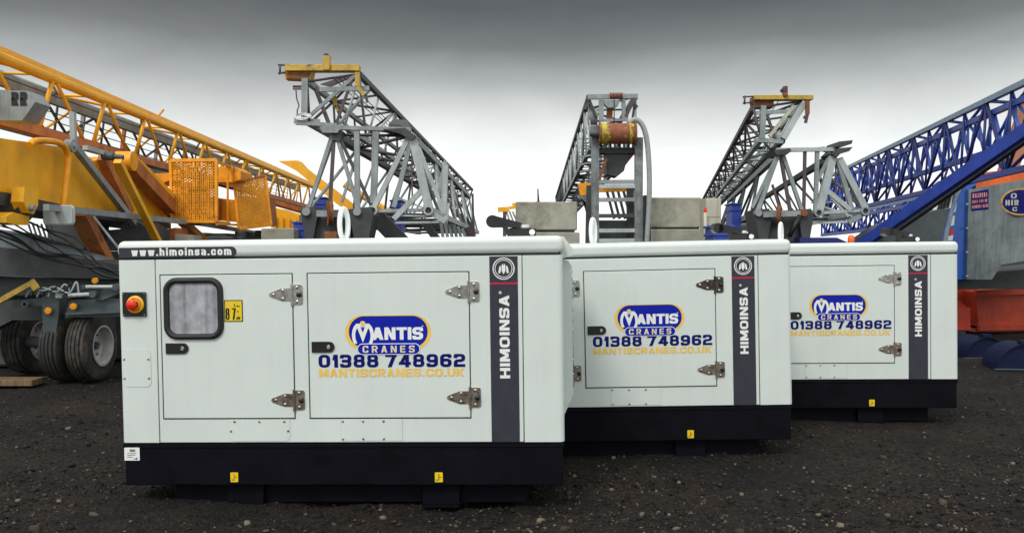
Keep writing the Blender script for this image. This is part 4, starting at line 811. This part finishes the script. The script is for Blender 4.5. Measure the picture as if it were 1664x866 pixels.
def right_tower():
    R = thing('lattice_crane', 'grey folded lattice crane with weathered yellow head bar behind the middle generator', 'crane', (3.4, 12, 0), 'grey folded lattice cranes behind the generators')
    d = V((.181, 1, 0)); Y = 12.5; A = lambda x, y, dy=0: at(x, y, Y+dy)
    TL, TR, BL, BR = A(1224, 176), A(1308, 164), A(1237, 226), A(1272, 228)
    jb = MB().beam(A(1240, 172), A(1238, 226), .075, .07).beam(A(1226, 228), A(1272, 231), .06, .05).beam(A(1262, 223), A(1276, 222), .03, .06).beam(A(1228, 184), A(1285, 181), .04, .05).build('jib_section', GREY, R)
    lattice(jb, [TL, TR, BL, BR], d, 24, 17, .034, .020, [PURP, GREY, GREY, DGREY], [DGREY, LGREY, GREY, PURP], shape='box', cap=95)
    MB().beam(A(1307, 166), A(1272, 226), .10, .08).build('end_leg', LGREY, jb); MB().beam(A(1310, 168, .3), A(1268, 232, .3), .05).build('end_leg', GREY, jb); MB().beam(A(1290, 172), A(1250, 222), .045).build('end_leg', CREAM, jb)
    MB().beam(A(1243, 176), A(1262, 234), .035).build('brace', PURP, jb); MB().beam(A(1224, 190), A(1244, 230), .03).build('brace', PURP, jb)
    q = MB(); q.box(0, .82, -.07, .09, 0, .065, .006, 1); q.v = [v+A(1224, 163.5) for v in q.v]; hd = q.build('head_bar', HEADY, R)
    q = MB(); q.prism([A(1223, 164), A(1224, 157), A(1258, 158), A(1257, 175), A(1226, 175)], (0, .18, 0)); q.build('head_bracket', RUSTY, hd)
    q = MB(); q.box(-.028, .028, -.03, .05, 0, .14, .005, 1); q.v = [v+A(1276, 157, -.08) for v in q.v]; q.lathe(A(1276, 145, -.12), (0, 1, 0), [(0, 0), (0, .03), (.14, .03), (.14, 0)], 18, 1); q.build('roller_post', [RUSTY, DGREY], hd)
    q = MB(); q.beam(A(1312, 164, -.1), A(1312, 186, -.1), .05, .05); q.beam(A(1312, 186, -.1), A(1309, 200, -.1), .035, .04, mi=1); q.beam(A(1306, 190, -.1), A(1312, 193, -.1), .03, .04, mi=1); q.build('hook_arm', [RUSTY, PURP], hd)
    q = MB(); q.tube([A(1207, 158), A(1224, 157)], .012, 6); q.tube([A(1210, 156), A(1210, 170)], .014, 6); q.tube([A(1207, 168), A(1222, 167)], .012, 6); q.build('ladder_stub', PURP, hd)
    MB().tube([A(1265, 165), A(1248, 190), A(1240, 186)], .006, 5).build('guy_wire', CABLE, jb)
    Y2 = 11.8; B = lambda x, y, dy=0: at(x, y, Y2+dy)
    ms = MB().beam(B(1262, 244), B(1356, 243), .075, .05).build('mast_section', LGREY, R)
    lattice(ms, [B(1265, 251, .15), B(1355, 253, .15), B(1234, 344, .15), B(1405, 343, .15)], d, 11, 8, .042, .022, [GREY, DGREY, GREY, LGREY], [PURP, GREY, DGREY, LGREY], shape='box', cap=80, cross=False, faces=((1, 3), (3, 2), (2, 0)))
    for a, b_, w_, m in (((1264, 252), (1231, 342), .08, GREY), ((1268, 252), (1284, 343), .055, PURP), ((1272, 252), (1303, 343), .07, GREY), ((1262, 255), (1222, 338), .055, GREY), ((1255, 300), (1268, 343), .04, PURP), ((1308, 244), (1306, 345), .05, PURP), ((1328, 246), (1325, 342), .065, GREY), ((1353, 255), (1330, 345), .12, LGREY), ((1346, 258), (1325, 300), .06, GREY), ((1360, 258), (1384, 341), .085, GREY), ((1363, 258), (1406, 341), .12, LGREY), ((1358, 256), (1358, 328), .022, PURP), ((1343, 310), (1382, 342), .09, LGREY), ((1334, 346), (1402, 342), .06, LGREY), ((1318, 330), (1358, 328), .025, GREY), ((1335, 335), (1385, 352), .035, LGREY), ((1318, 363), (1385, 360), .045, LGREY), ((1402, 348), (1378, 362), .09, GREY), ((1348, 318), (1378, 352), .05, LGREY), ((1330, 243), (1356, 252), .03, GREY)):
        MB().beam(B(*a), B(*b_), w_*.8, w_*.66).build('mast_member', m, ms)
    for x, y in ((1331, 346), (1407, 343)): MB().lathe(B(x, y, -.09), (0, 1, 0), [(.06, .036), (0, .036), (0, .056), (.14, .056), (.14, 0)], 18).lathe(B(x, y, -.09), (0, 1, 0), [(.03, .037), (.03, 0)], 18, 1).build('pin_socket', [GREY, DGREY], ms)  # hole's darkness painted as a dark disc inside each socket
    for pts, m in ((((1258, 244), (1284, 241), (1286, 246), (1278, 252), (1262, 252)), DGREY), (((1364, 230), (1386, 228), (1384, 234), (1372, 238), (1356, 239)), DGREY), (((1352, 250), (1362, 241), (1386, 239), (1380, 246), (1366, 250), (1360, 256)), DGREY)):
        q = MB(); q.prism([B(x, y, -.1) for x, y in pts], (0, .45, 0)); q.build('corner_plate', m, ms)
    MB().beam(B(1318, 243), B(1340, 240), .03, .03).build('tie_plate', GREY, ms)
    q = MB()
    for x0, x1 in ((1226, 1250), (1296, 1318)): q.prism([B(x0, 341, -.2), B(x1, 339, -.2), B(x1+4, 352, -.2), B(x1-4, 402, -.2), B(x0+10, 402, -.2)], (0, .5, 0))
    q.prism([B(1240, 352, -.1), B(1300, 350, -.1), B(1300, 404, -.1), B(1240, 404, -.1)], (0, .4, 0)); a = B(1240, 404, -.1); q.box(a.x-.1, a.x+.7, a.y+.02, a.y+.8, 0, a.z, .01, 1); bc = q.build('base_casting', DGREY, R)
    for x, m in ((1233, GREY), (1307, RUSTY)): MB().lathe(B(x, 346, -.25), (0, 1, 0), [(0, 0), (0, .045), (.1, .045), (.1, 0)], 18).build('pin_boss', m, bc)
    q = MB(); sheave(q, B(1266, 350, -.28), .15, .05, (1, -.34, 0)); q.build('rope_sheave', RUSTY, bc); MB().beam(B(1240, 349, -.22), B(1300, 347, -.22), .05, .07).build('cross_bar', GREY, bc); MB().tube([B(1282, 385, -.25), B(1300, 350, -.25)], .03, 8).build('dark_hose', CABLE, bc)
right_tower()
FRAME = mat('worn_frame_paint', (.22, .245, .255), .5, var=.55, scale=7, rust=.35, rustcol=(.11, .085, .07), streak=.45, bump=.08)
def centre_crane():
    R = thing('ladder_crane', 'grey crane seen end on with a rusty rope drum above its ladder frame', 'crane', (1.55, 13, 0))
    d = V((.029, 1, 0)); Y = 13.6; A = lambda x, y, dy=0: at(x, y, Y+dy)
    TL, TR, BL, BR = A(957, 158), A(1033, 157), A(960, 240), A(1032, 242)
    bo = MB().beam(A(955, 158), A(1036, 157), .07, .07).build('lattice_boom', GREY, R)
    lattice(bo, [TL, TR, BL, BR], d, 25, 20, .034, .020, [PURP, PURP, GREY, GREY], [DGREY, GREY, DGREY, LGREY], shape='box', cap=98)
    for a, b_, w_, m in (((977, 162), (977, 196), .075, GREY), ((1013, 162), (1014, 196), .06, GREY), ((974, 196), (1018, 195), .05, GREY), ((1031, 160), (1017, 190), .06, PURP), ((958, 164), (968, 190), .05, DGREY), ((958, 162), (950, 178), .05, PURP)):
        MB().beam(A(*a, -.05), A(*b_, -.05), w_, w_*.8).build('head_member', m, bo)
    q = MB(); q.prism([A(981, 163, -.1), A(1008, 163, -.1), A(1005, 171, -.1), A(999, 175, -.1), A(988, 175, -.1), A(983, 170, -.1)], (0, .15, 0)); q.build('sheave_box', GREY, bo)
    for k in range(4): q = MB(); sheave(q, A(993+k*5.5, 156, -.1), .05, .035); q.build('head_sheave', RUSTY, bo)
    MB().beam(A(991, 174, .1), A(990, 195, .1), .09, .05).build('rust_plate', RUSTRED, bo)
    MB().tube([A(998, 156, -.18), A(998, 200, -.18)], .008, 6).build('rope', CABLE, bo); MB().beam(A(1031, 172), A(1035, 176), .06).build('lamp_box', DGREY, bo)
    MB().lathe(A(963, 190, .1), (1, 0, 0), [(-.07, 0), (-.07, .13), (.07, .13), (.07, 0)], 24).build('gearbox', GREY, bo)
    # ladder frame
    Y2 = 13.0; B = lambda x, y, dy=0: at(x, y, Y2+dy)
    q = MB(); q.beam(B(967, 205), B(967, 412), .11, .09); q.beam(B(1038, 224), B(1037, 412), .115, .09); a = B(967, 412)
    q.box(a.x-.1, a.x+.75, Y2-.1, Y2+.5, 0, a.z+.02, .01, 1); lf = q.build('ladder_frame', FRAME, R)
    for y, m in ((296, GREY), (303.5, LGREY), (325, GREY), (351, DGREY), (375, LGREY), (391, LGREY)): MB().beam(B(968, y), B(1036, y-.5), .085, .055).build('rung', m, lf)
    q = MB(); q.prism([B(972, 358, .3), B(1030, 358, .3), B(1030, 400, .3), B(972, 400, .3)], (0, .3, 0)); q.build('back_plate', SLATE, lf)
    MB().beam(B(958, 302, .25), B(956, 412, .25), .09, .1).build('side_post', DGREY, lf); MB().beam(B(1024, 306, .3), B(1024, 412, .3), .1, .1).build('side_post', DGREY, lf); MB().beam(B(1051, 318, .3), B(1050, 412, .3), .1, .2).build('side_post', DGREY, lf)
    q = MB(); q.prism([B(972, 241, .05), B(1034, 240, .05), B(1034, 249, .05), B(972, 249, .05)], (0, .3, 0)); q.build('drum_saddle', DGREY, lf)
    for k in range(8): MB().beam(B(977+k*7.4, 234, .1), B(977+k*7.4+random.uniform(-1, 1), 243, .1), .03, .03).build('saddle_stud', LGREY if k % 2 else DGREY, lf)
    q = MB(); q.prism([B(984, 249, .1), B(1022, 249, .1), B(1014, 278, .1), B(1003, 287, .1), B(986, 283, .1)], (0, .35, 0)); q.build('motor_housing', DGREY, lf)
    MB().beam(B(1030, 248, .2), B(1000, 286, .2), .06, .04).build('rusty_strap', RUSTRED, lf)
    MB().beam(B(985, 258, .0), B(974, 292, .0), .06, .04).build('rusty_bracket', RUSTY, lf)
    q = MB(); q.prism([B(940, 298, .6), B(960, 297, .6), B(956, 316, .6), B(944, 318, .6)], (0, .2, 0)); q.beam(B(970, 309, .7), B(1030, 307, .7), .08, .07); q.build('yellow_bar', ORA, lf)
    for k in range(5): MB().beam(B(985+k*9, 306, 1.2), B(998+k*9, 356, 1.2), .04).build('inner_brace', DGREY, lf)
    for k in range(3): MB().beam(B(942, 280-k*12, .6), B(962, 276-k*12, .6), .04, .03).build('cross_tie', GREY, lf)
    for k in range(4): MB().beam(B(938+k*4, 318, 1), B(955, 334+k*9, 1), .025).build('inner_brace', GREY, lf)
    # drum
    c = B(1003, 217.5, -.12); q = MB(); ax = (1, 0, .0)
    q.lathe(c, ax, [(-.265, 0), (-.265, .168), (-.245, .168), (-.245, .150), (.245, .150), (.245, .168), (.268, .168), (.268, 0)], 36)
    dm = mat('rusty_yellow_drum', (.27, .085, .035), .7, var=.45, scale=14, rust=.25, rustcol=(.55, .42, .03), streak=.0, bump=.2, bscale=40)
    q.build('rope_drum', dm, R)
    yb = mat('chipped_yellow', (.52, .44, .03), .6, var=.5, scale=16, rust=.62, rustcol=(.25, .085, .03))
    for x0, w_ in ((-.235, .10), (.165, .035)):
        q = MB(); n = 48; vs_ = []; e0 = e1 = 0
        for k in range(n):
            a = 2*math.pi*k/n; e0 = .5*e0+random.uniform(-.012, .012); e1 = .5*e1+random.uniform(-.028, .028)
            for xx in (x0+e0*.4, x0+w_+e1): vs_.append(c+V((xx, .1514*math.cos(a), .1514*math.sin(a))))
        q.add(vs_, [[2*k, 2*k+1, (2*k+3) % (2*n), (2*k+2) % (2*n)] for k in range(n)], 0, True); q.build('paint_band', yb, R)
    MB().lathe(c-V((.31, 0, 0)), (1, 0, 0), [(-.09, 0), (-.09, .04), (0, .05), (.05, .05)], 14).build('drum_bearing', SLATE, R)
    hp = [B(1022, 200, -.1), B(1030, 195, -.1), B(1038, 197, -.1), B(1045, 206, -.1), B(1050, 222, -.1), B(1053, 245, -.1), B(1055, 280, -.1), B(1055, 320, -.1), B(1053, 365, -.1), B(1050, 412, -.1)]
    MB().hose(hp, .038, 12).build('hose', HOSE, R)
centre_crane()

# ================================================================= blue cranes, right
def blue_crane():
    R = thing('blue_lattice_crane', 'blue lattice crane boom sloping down behind the rearmost generator with a solid blue strut', 'crane', (5.5, 11, 0))
    d = V((.178, 1, 0)); Y0 = 8.8; A = lambda x, y: at(x, y, Y0)
    c1, c2, c3, c4 = A(1750, 94), A(1758, 121), A(1758, 200), A(1740, 256)
    bo = MB().beam(c2, c3, .06).build('lattice_boom', BLUE, R)
    lattice(bo, [c1, c2, c4, c3], d, 14.5, 17, .034, .021, [LBL, BLUE2, BLUE, BLUE2], [BLUE, BLUE2, NAVYP, NAVYP], shape='box', cap=99)
    for k in range(24):
        t = k*.6; a = c2+d*t*1.0; b = c3+d*(t+.3); c = c2+d*(t+.6)
        MB().beam(a, b, .04).build('zigzag_brace', BLUE2, bo); MB().beam(b, c, .04).build('zigzag_brace', BLUE2, bo)
    A2 = lambda x, y: at(x, y, 15.4)
    l1, l2, l3, l4 = A2(1612, 296), A2(1602, 310), A2(1612, 345), A2(1602, 352)
    lo = MB().beam(l1, l3, .05).build('lower_boom', BLUE, R)
    lattice(lo, [l1, l2, l3, l4], d, 17, 16, .045, .032, [LBL, BLUE, BLUE, BLUE], BLUE, shape='box', cap=95)
    MB().beam(at(1372, 417, 12.2), at(1720, 175, 8.8), .08, .135).build('solid_strut', BLUE, R)
    MB().beam(at(1395, 418, 12.4), at(1720, 192, 9.05), .07, .04).build('strut_shadow_strip', DGREY, R)  # dark strip added below the strut in place of shadow
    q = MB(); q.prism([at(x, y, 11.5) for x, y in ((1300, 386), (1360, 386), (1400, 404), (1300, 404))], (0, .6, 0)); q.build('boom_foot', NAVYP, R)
    a = at(1300, 404, 11.5); MB().box(a.x, a.x+.7, 11.55, 12.05, 0, a.z).build('foot_pedestal', DGREY, R)
    MB().lathe(at(1383, 390, 10.4), (0, 0, 1), [(-.05, .035), (0, .04), (.04, .035), (.06, .015), (.062, 0)], 16).build('beacon', mat('orange_beacon', (.9, .16, .02), .25, var=.1), R)
blue_crane()
# dark shroud and white striped panel between the strut and the cab
q = MB(); q.prism([at(x, y, 11.6) for x, y in ((1398, 408), (1420, 385), (1445, 368), (1490, 350), (1530, 340), (1543, 342), (1532, 378), (1528, 408))], (0, .7, 0))
R = thing('engine_shroud', 'dark grey rounded engine shroud between blue strut and blue cab', 'engine cover', at(1480, 408, 12)); R.location.z = 0; q.build('shroud', SLATE, R)
a = at(1400, 408, 11.6); MB().box(a.x, a.x+1.0, 11.65, 12.25, 0, a.z-.001).build('pedestal', DGREY, R)
q = MB(); q.prism([at(x, y, 12.1) for x, y in ((1518, 346), (1536, 312), (1550, 306), (1545, 338))], (0, .1, 0), 0)
for k in range(4): q.beam(at(1523+k*5.5, 343-k*1.6, 12.07), at(1532+k*5, 322-k*4, 12.07), .03, .02, mi=1)
q.build('striped_guard', [STWHITE, KNOB], R)
# ================================================================= crawler machine, right
def crawler():
    R = thing('crawler_machine', 'blue and orange crawler machine on red undercarriage, grey side panel with warning sign', 'crawler crane', (8, 14.5, 0))
    Y = 13.2; A = lambda x, y, dy=0: at(x, y, Y+dy)
    q = MB(); q.prism([A(x, y, dy) for x, y, dy in ((1574, 308, 0), (1664, 292, -.25), (1740, 280, -.5), (1740, 418, -.5), (1664, 424, -.25), (1628, 430, -.1), (1612, 454, -.05), (1571, 454, 0))], (.1, 1.4, 0)); sp_ = q.build('side_panel', CWT, R)
    q = MB(); q.prism([A(x, y, .06) for x, y in ((1582, 283), (1576, 284), (1566, 292), (1556, 312), (1546, 340), (1538, 372), (1532, 400), (1530, 454), (1572, 454), (1575, 308), (1587, 300))], (.1, 1.2, 0)); cb = q.build('cab_shell', CABB, R)
    q = MB(); pts = [A(x, y, .02) for x, y in ((1578, 284), (1566, 294), (1556, 314), (1547, 342), (1539, 374), (1535, 400))]; q.tube(pts, .03, 8); q.build('cab_edge_trim', LBL, cb)
    for pl, m in ((((1546, 352), (1552, 350), (1550, 366), (1543, 368)), STWHITE), (((1541, 374), (1550, 372), (1549, 381), (1540, 383)), RED), (((1540, 384), (1549, 382), (1548, 390), (1539, 392)), STWHITE), (((1549, 332), (1555, 330), (1553, 344), (1548, 347)), STWHITE)):
        q = MB(); q.prism([A(x, y, .045) for x, y in pl], (0, .01, 0)); q.build('cab_sticker', m, cb)
    for k in range(4): MB().lathe(A(1573, 332+k*39, -.02), (-1, 0, 0), [(0, .012), (.03, .012), (.03, 0)], 8).build('panel_catch', LGREY, sp_)
    q = MB(); q.prism([A(x, y, .1) for x, y in ((1584, 285), (1600, 280), (1700, 270), (1700, 292), (1586, 308))], (0, 1.0, 0)); q.build('engine_cover', ORED, R)
    MB().beam(A(1636, 282, .6), A(1690, 120, .6), .24, .2).build('tan_mast', TAN, R)
    # warning sign and oval badge, lying on the panel face
    p00, p10 = A(1574, 308, 0), A(1664, 292, -.25); xd = (V((p10.x-p00.x, p10.y-p00.y, 0))).normalized(); nn = xd.cross(Z_)
    def on(px, py):
        dv_ = at(px, py, 10)-V((0, 0, CAMZ)); o = V((0, 0, CAMZ)); t = (p00-o).dot(nn)/dv_.dot(nn); return o+dv_*t
    o = on(1578, 343)+nn*.004; f = (o, xd, (Z_+xd*.0).normalized()); W = (on(1606, 340)-on(1578, 343)).length; H = (on(1578, 313)-on(1578, 343)).length
    q = MB(); q.flat([(0, 0), (W, .02), (W, H+.045), (0, H)], f, 0, .002)
    lx, lw = W*.08, W*.84
    f3 = (f[0], (xd+Z_*.10).normalized(), Z_)
    text(q, 'WARNING', f3, lx, H*.68, lw, H*.24, H*.038, 1, .2, .005, 1.3); text(q, 'KEEP OUT OF', f3, lx, H*.40, lw, H*.17, H*.027, 1, .2, .005, 1.3); text(q, 'SLEWING AREA', f3, lx*.7, H*.12, lw*1.08, H*.17, H*.027, 1, .2, .005, 1.3)
    q.build('warning_sign', [NAVY, mat('salmon_lettering', (.85, .30, .20), .5)], sp_)
    o = on(1659, 328)+nn*.004; f = (o, xd, Z_); q = MB(); q.flat([(x*.265, y*.20) for x, y in circ(0, 0, 1, 40)], f, 0, .002); q.flat([(x*.238, y*.173) for x, y in circ(0, 0, 1, 40)], f, 1, .0012, .0022)
    text(q, 'O', f, -.13, .05, .075, .075, .016, 2, .2, .0042); text(q, 'HIR', f, -.20, -.05, .17, .078, .017, 2, .22, .0042); text(q, 'C', f, -.11, -.135, .06, .058, .013, 2, .2, .0042)
    q.build('oval_badge', [HEADY, NAVY, CREAM], sp_)
    # slew ring, undercarriage
    q = MB(); q.prism([A(x, y, .5) for x, y in ((1545, 454), (1740, 430), (1740, 470), (1545, 470))], (0, 1.2, 0)); q.build('slew_ring', DGREY, R)
    Yu = 15.2; U = lambda x, y, dy=0: at(x, y, Yu+dy)
    q = MB(); q.prism([U(1586, 474), U(1760, 466), U(1760, 530), U(1590, 530)], (0, 2, 0)); q.beam(U(1584, 476, -.03), U(1760, 470, -.03), .1, .10); q.beam(U(1590, 533, -.05), U(1760, 531, -.05), .1, .08); a = U(1590, 534); q.box(a.x, a.x+2.2, Yu+.1, Yu+1.9, -.02, a.z, 0); q.build('undercarriage', UNDER, R)
    q = MB(); q.prism([U(1520, 470, .4), U(1590, 470, .4), U(1590, 520, .4), U(1520, 520, .4)], (0, 1, 0)); q.build('track_frame', UNDER, R)
    q = MB(); q.prism([U(1530, 500, -.6), U(1577, 500, -.6), U(1577, 536, -.6), U(1530, 536, -.6)], (0, .5, 0)); q.prism([U(1530, 480, -.55), U(1556, 486, -.55), U(1572, 500, -.55), U(1530, 500, -.55)], (0, .1, 0)); ob = q.build('outrigger_box', mat('bright_red_paint', (.80, .055, .012), .4, var=.2), R)
    a = U(1530, 536, -.6); MB().box(a.x, a.x+.42, a.y+.05, a.y+.45, -.02, a.z-.001).build('outrigger_foot', DGREY, R)
crawler()
def mudguard(px, py, Y, W, label, rz):
    R = thing('mudguard', label, 'mudguard', (at(px, py, Y).x, Y, .0), 'blue mudguards lying on the ground'); q = MB(); L = .45; n = 16; r = W/2; hh = W*.46
    o_ = V(R.location)
    arc = [(math.cos(math.pi*k/n)*r, math.sin(math.pi*k/n)*hh) for k in range(n+1)]
    for (a, b) in zip(arc, arc[1:]):
        q.prism([o_+V((a[0], 0, a[1]+.012)), o_+V((b[0], 0, b[1]+.012)), o_+V((b[0]*.955, 0, b[1]*.955+.012)), o_+V((a[0]*.955, 0, a[1]*.955+.012))], (0, L, 0))
    q.prism([o_+V((x*.95, .03, z*.95+.012)) for x, z in arc], (0, .015, 0)); q.box(-.06, .06, 0, .1, hh, hh+.05, 0, 1, 0, Matrix.Translation(o_))
    q.build('guard_shell', mat('dark_blue_paint', (.006, .010, .045), .55, spec=.2, var=.4), R)
    MB().box(-r*1.15, r*1.05, -.03, .01, .0, .014, .002, 1, M=Matrix.Translation(o_)).build('foot_flange', SLATE, R); R.rotation_euler = (0, 0, rz)
mudguard(1605, 590, 11.3, .56, 'dark blue arched mudguard lying on the gravel before the red undercarriage, the farther one', .05)
mudguard(1668, 606, 10.2, .62, 'dark blue arched mudguard cut by the frame edge, the nearer one', -.1)

# ================================================================= small things behind the generators
def tank(x0, x1, y0, Y, dep, label, rim=True, mat_=BLUE):
    a = at(x0, y0, Y); b = at(x1, y0, Y); q = MB(); q.box(a.x, b.x, Y, Y+dep, 0, a.z-.03, .01, 2)
    R = thing('steel_tank', label, 'tank', ((a.x+b.x)/2, Y+dep/2, 0), 'blue steel tanks in the yard'); q.build('shell', mat_, R)
    MB().box(a.x-.02, b.x+.02, Y-.02, Y+dep+.02, a.z-.028, a.z, .006, 1).build('lid', mat_, R); MB().box(a.x-.015, b.x+.015, Y-.015, Y+dep+.015, a.z-.13, a.z-.10, .004, 1).build('rib', mat_, R)
tank(476, 520, 360, 12.9, .6, 'blue steel tank between small concrete block and grey base casting')
tank(1160, 1192, 366, 10.8, .5, 'blue ribbed tank right of the cream cabinet')
tank(1189, 1204, 330, 14.5, .4, 'tall narrow blue tank behind the cream cabinet')
tank(510, 528, 320, 15.2, .5, 'small blue tank seen through the left crane legs')
tank(635, 652, 325, 14.6, .5, 'tall blue tank seen through the lattice of the left grey crane')
q = MB(); a = at(1147, 322, 12.2); b = at(1172, 322, 12.2); q.box(a.x, b.x, 12.2, 12.6, 0, a.z, .006, 2); R = thing('electrical_cabinet', 'cream electrical cabinet with a red lamp right of the pale concrete block', 'cabinet', ((a.x+b.x)/2, 12.4, 0)); cbn = q.build('housing', CREAM, R)
MB().box(a.x+.015, b.x-.015, 12.192, 12.2, a.z-.26, a.z-.02, .003, 1).build('door', CREAM, R); MB().box(a.x+.005, b.x-.005, 12.194, 12.199, .4, a.z-.28).build('lower_panel', CREAM, R)
p = at(1146, 342, 12.1); MB().lathe(p, (0, 0, 1), [(-.03, .02), (.02, .022), (.035, .015), (.036, 0)], 14).build('red_lamp', RED, R); MB().tube([p-V((0, 0, .03)), at(1147, 411, 12.1)], .025, 8).build('conduit', CREAM, R)
p = at(875, 330, 15.5); R = thing('red_marker_post', 'black rod on a red holder behind the stained concrete block', 'marker post', (p.x, p.y, 0)); MB().tube([(p.x, p.y, 0), p+V((0, 0, -.02))], .05, 10).build('post', DGREY, R); MB().lathe(p, (0, 0, 1), [(-.05, .035), (.03, .035), (.03, .028), (.04, 0)], 16).build('red_holder', REDLINE, R); MB().tube([p, at(874, 307, 15.5)], [.018, .010], 8).build('rod', KNOB, R)
R = thing('far_crane_head', 'small distant yellow crane head showing left of the stained concrete block', 'crane', (at(820, 345, 30).x, 30, 0)); A = lambda x, y: at(x, y, 30)
MB().beam(A(809, 341), A(828, 340), .15, .16).build('head_bar', YEL, R); MB().beam(A(828, 338), A(842, 336), .12, .1).build('arm', YEL, R); MB().beam(A(835, 330), A(836, 338), .12, .1).build('roller_post', YEL, R); MB().beam(A(820, 343), A(820, 411), .12).build('mast', PURP, R)
for k in range(3): MB().beam(A(823+k*5, 344), A(832+k*6, 370), .06).build('brace', GREY, R)
MB().box(R.location.x-.3, R.location.x+.3, 29.8, 30.6, 0, 1.4).build('plinth', DGREY, R)
